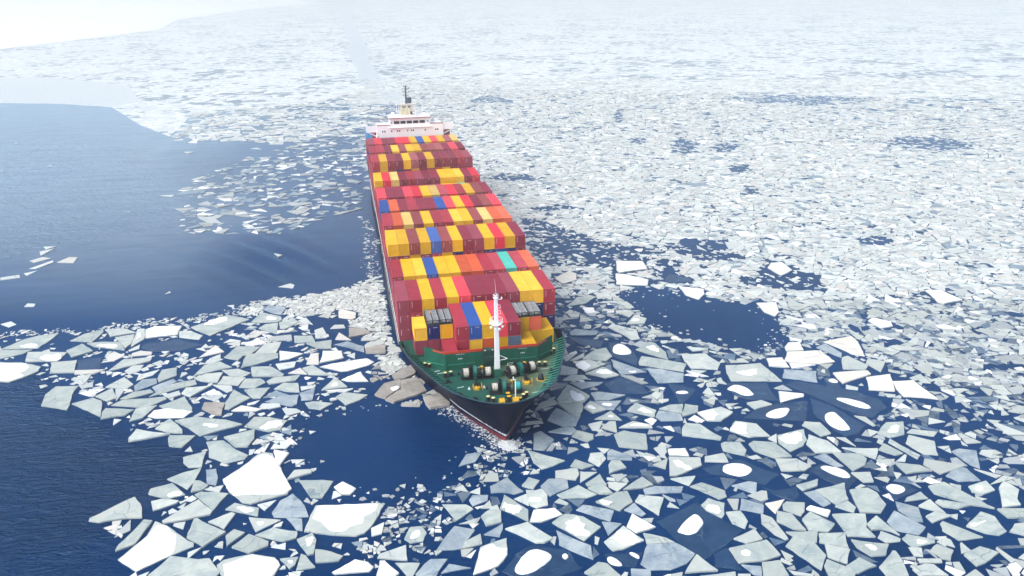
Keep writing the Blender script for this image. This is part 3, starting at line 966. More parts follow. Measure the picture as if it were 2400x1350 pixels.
# funnel casing behind, radar frame and signal mast
d = MB()
d.add([(-2.7, 6.5, 29.95), (1.7, 6.5, 29.95), (1.7, 10, 29.95), (-2.7, 10, 29.95), (-2.4, 6.8, 33.9), (1.4, 6.8, 33.9), (1.4, 9.7, 33.9), (-2.4, 9.7, 33.9)],
      [(0, 3, 2, 1), (4, 5, 6, 7), (0, 1, 5, 4), (1, 2, 6, 5), (2, 3, 7, 6), (3, 0, 4, 7)])
fun = d.build("funnel", M_FUNNEL, house)
for x0, x1 in ((-2.1, -0.9), (-0.1, 1.1)):
    d = MB(); d.box(x0, x1, 6.60, 6.78, 32.7, 33.3); d.build("louvre", M_BLACK, fun)
d = MB(); d.box(0.6, 1.6, 6.42, 6.6, 30.1, 31.2); d.build("louvre", mat("maroon louvre", (0.14, 0.05, 0.06), 0.6), fun)
d = MB(); d.lathe((0.7, 8.3, 33.9), (0, 0, 1), [(0, 0.8), (1.7, 0.8), (1.7, 1.0), (2.2, 1.0)], 16); d.build("exhaust_cap", mat("dark blue funnel top", (0.03, 0.06, 0.10), 0.5), fun)
d = MB()
for x in (-3.5, 2.3):
    d.bar((x - 0.15 * (1 if x < 0 else -1), 3.2, 29.95), (x, 3.2, 34.6), 0.32, 0.32)
d.bar((-3.8, 3.2, 34.2), (2.6, 3.2, 34.2), 0.3, 0.3)
d.bar((-1.7, 2.8, 29.95), (-0.6, 3.2, 34.2), 0.18, 0.18); d.bar((0.7, 2.8, 29.95), (-0.6, 3.2, 34.2), 0.18, 0.18)
d.bar((-3.5, 3.2, 32.6), (-0.6, 3.2, 34.2), 0.14, 0.14); d.bar((2.3, 3.2, 32.6), (-0.6, 3.2, 34.2), 0.14, 0.14)
d.box(-4.2, 3.0, 2.6, 4.2, 34.35, 34.5)
rf = d.build("radar_frame", mat("cream frame", (0.80, 0.78, 0.72), 0.5, 0.04), house)
d = MB()
d.tube((-0.75, 3.4, 34.5), (-0.75, 3.4, 41.0), 0.34, 0.22, 8)
for h, w in ((37.4, 0.9), (38.6, 1.15), (39.9, 1.2), (40.7, 0.6)):
    d.bar((-0.75 - w, 3.4, h), (-0.75 + w, 3.4, h), 0.12, 0.12)
    for s in (-1, 1): d.tube((-0.75 + s * w, 3.4, h), (-0.75 + s * w, 3.4, h + 0.45), 0.09, n=6)
d.build("signal_mast", mat("dark blue grey mast", (0.035, 0.055, 0.075), 0.5), house)
d = MB()
for x, h in ((-2.6, 36.2), (-1.7, 36.8), (-6.5, 35.4), (-4.4, 35.6), (4.9, 36.0), (2.6, 35.6)):
    d.tube((x, 3.2, 29.95 if abs(x) > 3.5 else 34.5), (x, 3.2, h), 0.07, 0.05, 6)
d.build("aerial", M_WHITE, house)
d = MB(); d.bar((4.5, 3.2, 36.05), (5.4, 3.2, 36.45), 0.3, 0.22); d.build("radar_scanner", M_BLACK, house)
d = MB(); d.bar((-6.8, 3.2, 35.2), (-6.2, 3.2, 35.7), 0.2, 0.2); d.build("radar_scanner", M_GREY, house)
d = MB(); d.lathe((-5.9, 2.5, 29.95), (0, 0, 1), [(0, 0.2), (0.9, 0.2), (0.95, 0.6), (1.3, 0.75), (1.7, 0.55), (1.9, 0.1)], 14); d.build("satellite_dome", M_WHITE, house, True)
d = MB(); d.lathe((5.6, 2.5, 29.95), (0, 0, 1), [(0, 0.2), (0.5, 0.2), (0.55, 0.4), (0.9, 0.5), (1.2, 0.3), (1.3, 0.1)], 14); d.build("satellite_dome", M_WHITE, house, True)
d = MB(); d.lathe((-12.4, -0.6, 23.3), (0, 0, 1), [(0, 0.35), (0.5, 0.42), (0.9, 0.15)], 12); d.build("lifebuoy_box", M_WHITE, house)
# ------------------------------------------------------------------ containers
CCOL = {
    'M': ("maroon", (0.235, 0.020, 0.048)), 'C': ("crimson", (0.375, 0.030, 0.056)), 'R': ("bright red", (0.680, 0.026, 0.052)),
    'D': ("reddish brown", (0.290, 0.058, 0.062)), 'O': ("orange", (0.640, 0.110, 0.042)), 'Y': ("yellow", (0.760, 0.430, 0.014)),
    'P': ("pale yellow", (0.66, 0.45, 0.13)), 'B': ("blue", (0.020, 0.085, 0.330)), 'N': ("navy blue", (0.006, 0.014, 0.115)),
    'T': ("turquoise", (0.080, 0.480, 0.400)), 'S': ("steel blue", (0.120, 0.190, 0.300)), 'A': ("light blue", (0.02, 0.22, 0.46)),
}
CMAT = {k + str(v): mat("container %s %d" % (n_, v), tuple(x * (1.0, 0.82, 1.1)[v] + (0, 0, 0.03)[v] for x in c_), 0.6, 0.13, 0.35, 0, 0.28, tuple(x * 0.45 + 0.02 for x in c_), 0.25) for k, (n_, c_) in CCOL.items() for v in range(3)}
FMAT = {k + str(v): mat('container rail %s %d' % (n_, v), tuple(x * (1.1, 0.9, 1.15)[v] + 0.018 for x in c_), 0.45, 0.2, 0.8, 0, 0.2) for k, (n_, c_) in CCOL.items() for v in range(3)}  # rails paler than the panels: edge highlights put into the paint colour
TIER, PITCHX, CW = 2.9, 2.485, 2.41
L40, L20 = 12.19, 6.06
_cache = {}


def corr_line(a, b_, n_, depth):
    """trapezoid profile from a to b: list of (t, offset)"""
    out = []
    w = (b_ - a) / n_
    for i in range(n_):
        t = a + i * w
        out += [(t, 0), (t + w * .30, 0), (t + w * .45, depth), (t + w * .85, depth)]
    out.append((b_, 0))
    return out


def container_meshes(k, L, H, v):
    key = (k, v, round(L, 1), round(H, 2))
    if key in _cache:
        return _cache[key]
    m = CMAT[k + str(v)]
    h = CW / 2
    fr = MB()
    for sx in (-1, 1):
        x0, x1 = sorted((sx * h, sx * (h - .13)))
        fr.box(x0, x1, 0, .13, 0, H); fr.box(x0, x1, L - .13, L, 0, H)
        x0, x1 = sorted((sx * h, sx * (h - .08)))
        fr.box(x0, x1, .13, L - .13, H - .09, H - .012); fr.box(x0, x1, .13, L - .13, 0.0, .14)
    for y0, y1 in ((0, .10), (L - .10, L)):
        fr.box(-h + .13, h - .13, y0, y1, H - .13, H - .012); fr.box(-h + .13, h - .13, y0, y1, 0, .16)
    # corner castings
    for sx in (-1, 1):
        for yy in (0.02, L - .18):
            x0, x1 = sorted((sx * (h + .004), sx * (h - .17)))
            fr.box(x0, x1, yy - .024, yy + .174, H - .015, H + .006)
    fm = fr.mesh("frame", FMAT[k + str(v)])
    n_ = 16 if L > 8 else 8
    pr = corr_line(.13, L - .13, n_, -.045)
    sp = MB()
    vs = []
    for t, o in pr: vs += [(-h + .02 - o * 1, t, .14), (-h + .02 - o * 1, t, H - .09)]
    sp.add(vs, [(2 * i, 2 * i + 2, 2 * i + 3, 2 * i + 1) for i in range(len(pr) - 1)])
    sl = sp.mesh("side_panel", m)
    sp2 = MB(); sp2.add([(-x, y, z) for x, y, z in vs], [(2 * i + 1, 2 * i + 3, 2 * i + 2, 2 * i) for i in range(len(pr) - 1)])
    sr = sp2.mesh("side_panel", m)
    pr = corr_line(.10, L - .10, n_, -.022)
    rv = []
    for t, o in pr: rv += [(-h + .08, t, H - .03 + o), (h - .08, t, H - .03 + o)]
    rp = MB(); rp.add(rv, [(2 * i, 2 * i + 1, 2 * i + 3, 2 * i + 2) for i in range(len(pr) - 1)])
    rm = rp.mesh("roof_panel", m)
    corr = k in 'YPOTSB' and k != 'B'
    fp = MB()
    if corr:
        pr = corr_line(-h + .13, h - .13, 9, .05)
        fv = []
        for t, o in pr: fv += [(t, .03 + o, .16), (t, .03 + o, H - .13)]
        fp.add(fv, [(2 * i, 2 * i + 1, 2 * i + 3, 2 * i + 2) for i in range(len(pr) - 1)])
        fpm = [fp.mesh("front_panel", m)]
        bars = None
    else:
        a = MB(); a.box(-h + .14, -.012, .02, .07, .17, H - .14)
        b_ = MB(); b_.box(.012, h - .14, .02, .07, .17, H - .14)
        fpm = [a.mesh("door", m), b_.mesh("door", m)]
        bars = []
        for x in (-.80, -.30, .30, .80):
            bb = MB(); bb.tube((x, -.005, .22), (x, -.005, H - .2), .022, n=5, caps=False)
            bb.box(x - .03, x + .13, -.03, -.012, 1.05, 1.11)
            bars.append(bb.mesh("locking_bar", m))
    bk = MB(); bk.box(-h + .13, h - .13, L - .07, L - .03, .16, H - .13)
    bkm = bk.mesh("end_panel", m)
    ma = MB()
    ma.box(-.78, -.70, .004, .012, H * .42, H * .86)
    mk = ma.mesh("number_strip", M_PRINT)
    mb2 = MB(); mb2.box(.58, .80, .004, .012, H - .62, H - .38)
    ml = mb2.mesh("placard", M_PLACARD)
    mb3 = MB()
    for q in range(6): mb3.box(-.05 + q * .13, .04 + q * .13, .004, .012, H - .50, H - .36)
    mn = mb3.mesh("printed_name", M_PRINT)
    _cache[key] = (fm, sl, sr, rm, fpm, bars, bkm, mk, ml, mn)
    return _cache[key]


M_PRINT = mat("white container print", (0.70, 0.66, 0.64), 0.6, 0.2, 3.0)
M_PLACARD = mat("orange placard", (0.65, 0.42, 0.22), 0.6, 0.2, 3.0)
crng = random.Random(11)


def container(k, x, y, ztop, label, group, L=L40, H=TIER - .02, marks=True, detail=True):
    fm, sl, sr, rm, fpm, bars, bkm, mk, ml, mn = container_meshes(k, L, H, crng.choice((0, 0, 1, 2)))
    c = obj("shipping_container", None, None, (x + crng.uniform(-.012, .012), y + crng.uniform(-.06, .06), ztop - TIER))
    tag(c, label, "container", group)
    obj("frame", fm, c); obj("side_panel", sl, c); obj("side_panel", sr, c); obj("roof_panel", rm, c)
    fo = [obj("door" if bars else "front_panel", f, c) for f in fpm]
    obj("end_panel", bkm, c)
    if bars and detail:
        for i, b_ in enumerate(bars): obj("locking_bar", b_, fo[i // 2])
    if bars and marks:
        obj("number_strip", mk, fo[0])
        r_ = crng.random()
        if r_ < .4: obj("placard", ml, fo[1])
        elif r_ < .75: obj("printed_name", mn, fo[1])
    return c


ROWS = [  # y of the front, top, colours from the left, colours of the tier below
    (0.00, 17.40, "MCYCYRMMMMYYC", "MCYMYRMMCCYNM"),
    (14.55, 17.42, "CYYBYYOOCCTCO", ""),
    (28.71, 20.45, "YYDYBDYMMYRYM", "MMYMCYNCMNBNM"),
    (44.71, 20.42, "COPDYCCYYDPOO", ""),
    (59.06, 20.42, "BOMCMMBRYRMDR", ""),
    (73.52, 20.45, "RMMRRYPCRCYDM", ""),
    (95.10, 20.45, "YRPMCMMMYYYMR", "DCMCCMMMYYTMM"),
    (109.84, 23.38, "CYMMYDMYMMMCM", "DYMNMYMDOYMMM"),
    (125.83, 23.34, "CCMYDYYDDDMRM", ""),
    (141.36, 23.32, "MRMMRRYBYRYDP", ""),
]
ROWNAME = ["frontmost full-width row", "second row from the bow", "third row from the bow", "fourth row from the bow", "fifth row from the bow",
           "sixth row from the bow", "seventh row from the bow", "eighth row from the bow", "ninth row from the bow", "last row before the bridge"]
GRP = "containers stacked on the deck"


def colx(c): return (c - 7) * PITCHX


for ri, (y, zt, cs, lows) in enumerate(ROWS):
    for c in range(1, 14):
        k = cs[c - 1]
        container(k, colx(c), y, zt, f"{CCOL[k][0]} container on top, {ORD[c]} from left, {ROWNAME[ri]}", GRP, detail=ri < 8)
        tiers = int(round((zt - 8.7) / TIER))
        for t in range(1, tiers):
            show = (c in (1, 13)) or (t == 1 and lows) or (ri == 0 and t == 2)
            if not show: continue
            k2 = lows[c - 1] if (lows and t == 1) else "MMDCMMNMDCMCM"[(c * 3 + t * 5 + ri * 7) % 13]
            if ri == 0 and t == 2: k2 = 'N' if c == 13 else 'M'
            dn = ["", "one tier below the top", "two tiers below the top", "three tiers below the top", "four tiers below the top"][t].replace(" the top", " top")
            container(k2, colx(c), y, zt - t * TIER, f"{CCOL[k2][0]} container {dn}, {ORD[c]} from left, {ROWNAME[ri].replace(' from the bow', '')}", GRP, marks=(ri in (0, 2)), detail=False)
# short containers in the gap between the sixth and seventh rows
for c, k in zip(range(1, 14), "DCMCCMMMYYTMM"):
    container(k, colx(c), 88.0, 19.1, f"short {CCOL[k][0]} container low in the wide gap, {ORD[c]} from left", GRP, L20, 2.57, False, False)
# stacks behind the bridge
for c, k in ((1, 'A'), (2, 'D'), (12, 'D'), (13, 'D')):
    container(k, colx(c), 168.5, 23.2, f"{CCOL[k][0]} container behind the bridge, {'left' if c < 7 else 'right'} side, {'outer' if c in (1, 13) else 'inner'} stack", GRP, detail=False)
    for t in range(1, 5):
        if c in (1, 13):
            k2 = "ADMCM"[t]
            container(k2, colx(c), 168.5, 23.2 - t * TIER, f"{CCOL[k2][0]} container behind the bridge, {'left' if c < 7 else 'right'} outer stack, {ORD[t + 1]} from top", GRP, marks=False, detail=False)
        else:
            container('D', colx(c), 168.5, 23.2 - t * TIER, f"brown container behind the bridge, {'left' if c < 7 else 'right'} inner stack, {ORD[t + 1]} from top", GRP, marks=False, detail=False)
# fore block: five long ones in the middle
FY = -13.0
for c, k, k2 in ((5, 'C', 'C'), (6, 'B', 'Y'), (7, 'Y', 'O'), (8, 'R', 'Y'), (9, 'M', 'S')):
    container(k, colx(c), FY, 16.25, f"{CCOL[k][0]} long container on top, {ORD[c - 4]} of five behind the breakwater", "containers behind the breakwater")
    container(k2, colx(c), FY, 16.25 - TIER, f"{CCOL[k2][0]} container under the {ORD[c - 4]} of the five long ones", "containers behind the breakwater", marks=False)
d = MB(); d.box(-6.2, 6.2, FY, -0.8, DECK_Z, 10.43); d.build("hatch_cover", M_GREEN, ship)
SY = -8.6
for c, k, lv, H, lab in (
        (2, 'M', 0, TIER - .02, "maroon short container at deck level, outermost left behind the breakwater"),
        (2, 'Y', 1, 2.57, "yellow short container with open top space, outermost left behind the breakwater"),
        (3, 'M', 0, TIER - .02, "maroon short container at deck level under the navy one"),
        (3, 'N', 1, TIER - .02, "navy short container under the left flat rack, outer side"),
        (4, 'M', 0, TIER - .02, "maroon short container at deck level under the yellow one"),
        (4, 'Y', 1, TIER - .02, "yellow short container under the left flat rack, inner side"),
        (10, 'Y', 0, TIER - .02, "yellow short container at deck level under another yellow one, right side"),
        (10, 'Y', 1, TIER - .02, "yellow short container under the right flat rack, inner side"),
        (11, 'Y', 0, TIER - .02, "yellow short container at deck level under the orange one, right side"),
        (11, 'O', 1, TIER - .02, "orange short container under the right flat rack, outer side"),
        (12, 'Y', 0, TIER - .02, "yellow short container alone at the outer right, behind the breakwater end")):
    container(k, colx(c), SY, 12.2 + lv * TIER, lab, "containers behind the breakwater", L20, H, marks=(k in 'MN' and lv == 1))
for x0, x1 in ((colx(2) - 1.3, colx(4) + 1.2), (colx(10) - 1.2, colx(12) + 1.3)):
    d = MB(); d.box(x0, x1, SY, SY + 6.0, DECK_Z, 9.28); d.build("hatch_cover", M_GREEN, ship)
container('C', colx(4), -15.5, 12.45, "crimson short container directly behind the left end of the breakwater", "containers behind the breakwater", L20)
container('Y', colx(10), -15.5, 12.45, "yellow short container directly behind the right end of the breakwater", "containers behind the breakwater", L20)
for c in (4, 10):
    d = MB(); d.box(colx(c) - 1.2, colx(c) + 1.2, -15.4, -9.5, DECK_Z, 9.53); d.build("hatch_cover", M_GREEN, ship)

# flat racks loaded with grey trays
M_RACK = mat("dark rack steel", (0.020, 0.035, 0.035), 0.5, 0.3, 2.0)
M_TRAY = mat("grey steel tray", (0.42, 0.43, 0.45), 0.45, 0.25, 2.0, 0, 0.4, (0.15, 0.14, 0.14))


def flat_rack(xc, label):
    r_ = obj("flat_rack", None, None, (xc, SY + .1, 12.2 + TIER))
    tag(r_, label, "rack", "flat racks of trays")
    d = MB()
    d.box(-1.2, 1.2, 0, 5.9, 0.0, 0.16)
    for x in (-1.13, 1.13):
        for y in (0.06, 2.0, 3.9, 5.8): d.box(x - .06, x + .06, y - .06, y + .06, .16, .95)
        d.bar((x, 0, .95), (x, 5.9, .95), .1, .1)
    for y in (0.06, 5.8):
        d.bar((-1.13, y, .95), (1.13, y, .95), .1, .1)
    d.bar((-1.1, 0.03, .85), (0, 0.03, .2), .08, .08); d.bar((1.1, 0.03, .85), (0, 0.03, .2), .08, .08)
    d.build("rack_frame", M_RACK, r_)
    for i, x in enumerate((-.62, .62)):
        for j in range(4):
            y0 = .35 + j * 1.36
            t = MB()
            w, l_ = .47, .60
            t.box(x - w, x + w, y0, y0 + 2 * l_, .34, .40)
            t.box(x - w, x - w + .07, y0, y0 + 2 * l_, .40, .98); t.box(x + w - .07, x + w, y0, y0 + 2 * l_, .40, .98)
            t.box(x - w + .07, x + w - .07, y0, y0 + .07, .40, .98); t.box(x - w + .07, x + w - .07, y0 + 2 * l_ - .07, y0 + 2 * l_, .40, .98)
            t.box(x - .30, x + .30, y0 + .3, y0 + .9, .16, .34)
            t.build("tray", M_TRAY, r_)


flat_rack(colx(3), "dark flat rack of open grey trays on the navy container, left side")
flat_rack(colx(4), "dark flat rack of open grey trays on the left yellow container beside the long red")
flat_rack(colx(10), "dark flat rack of grey trays on the right yellow container, partly behind the long one")
flat_rack(colx(11), "dark flat rack of grey trays on the orange container, right side")
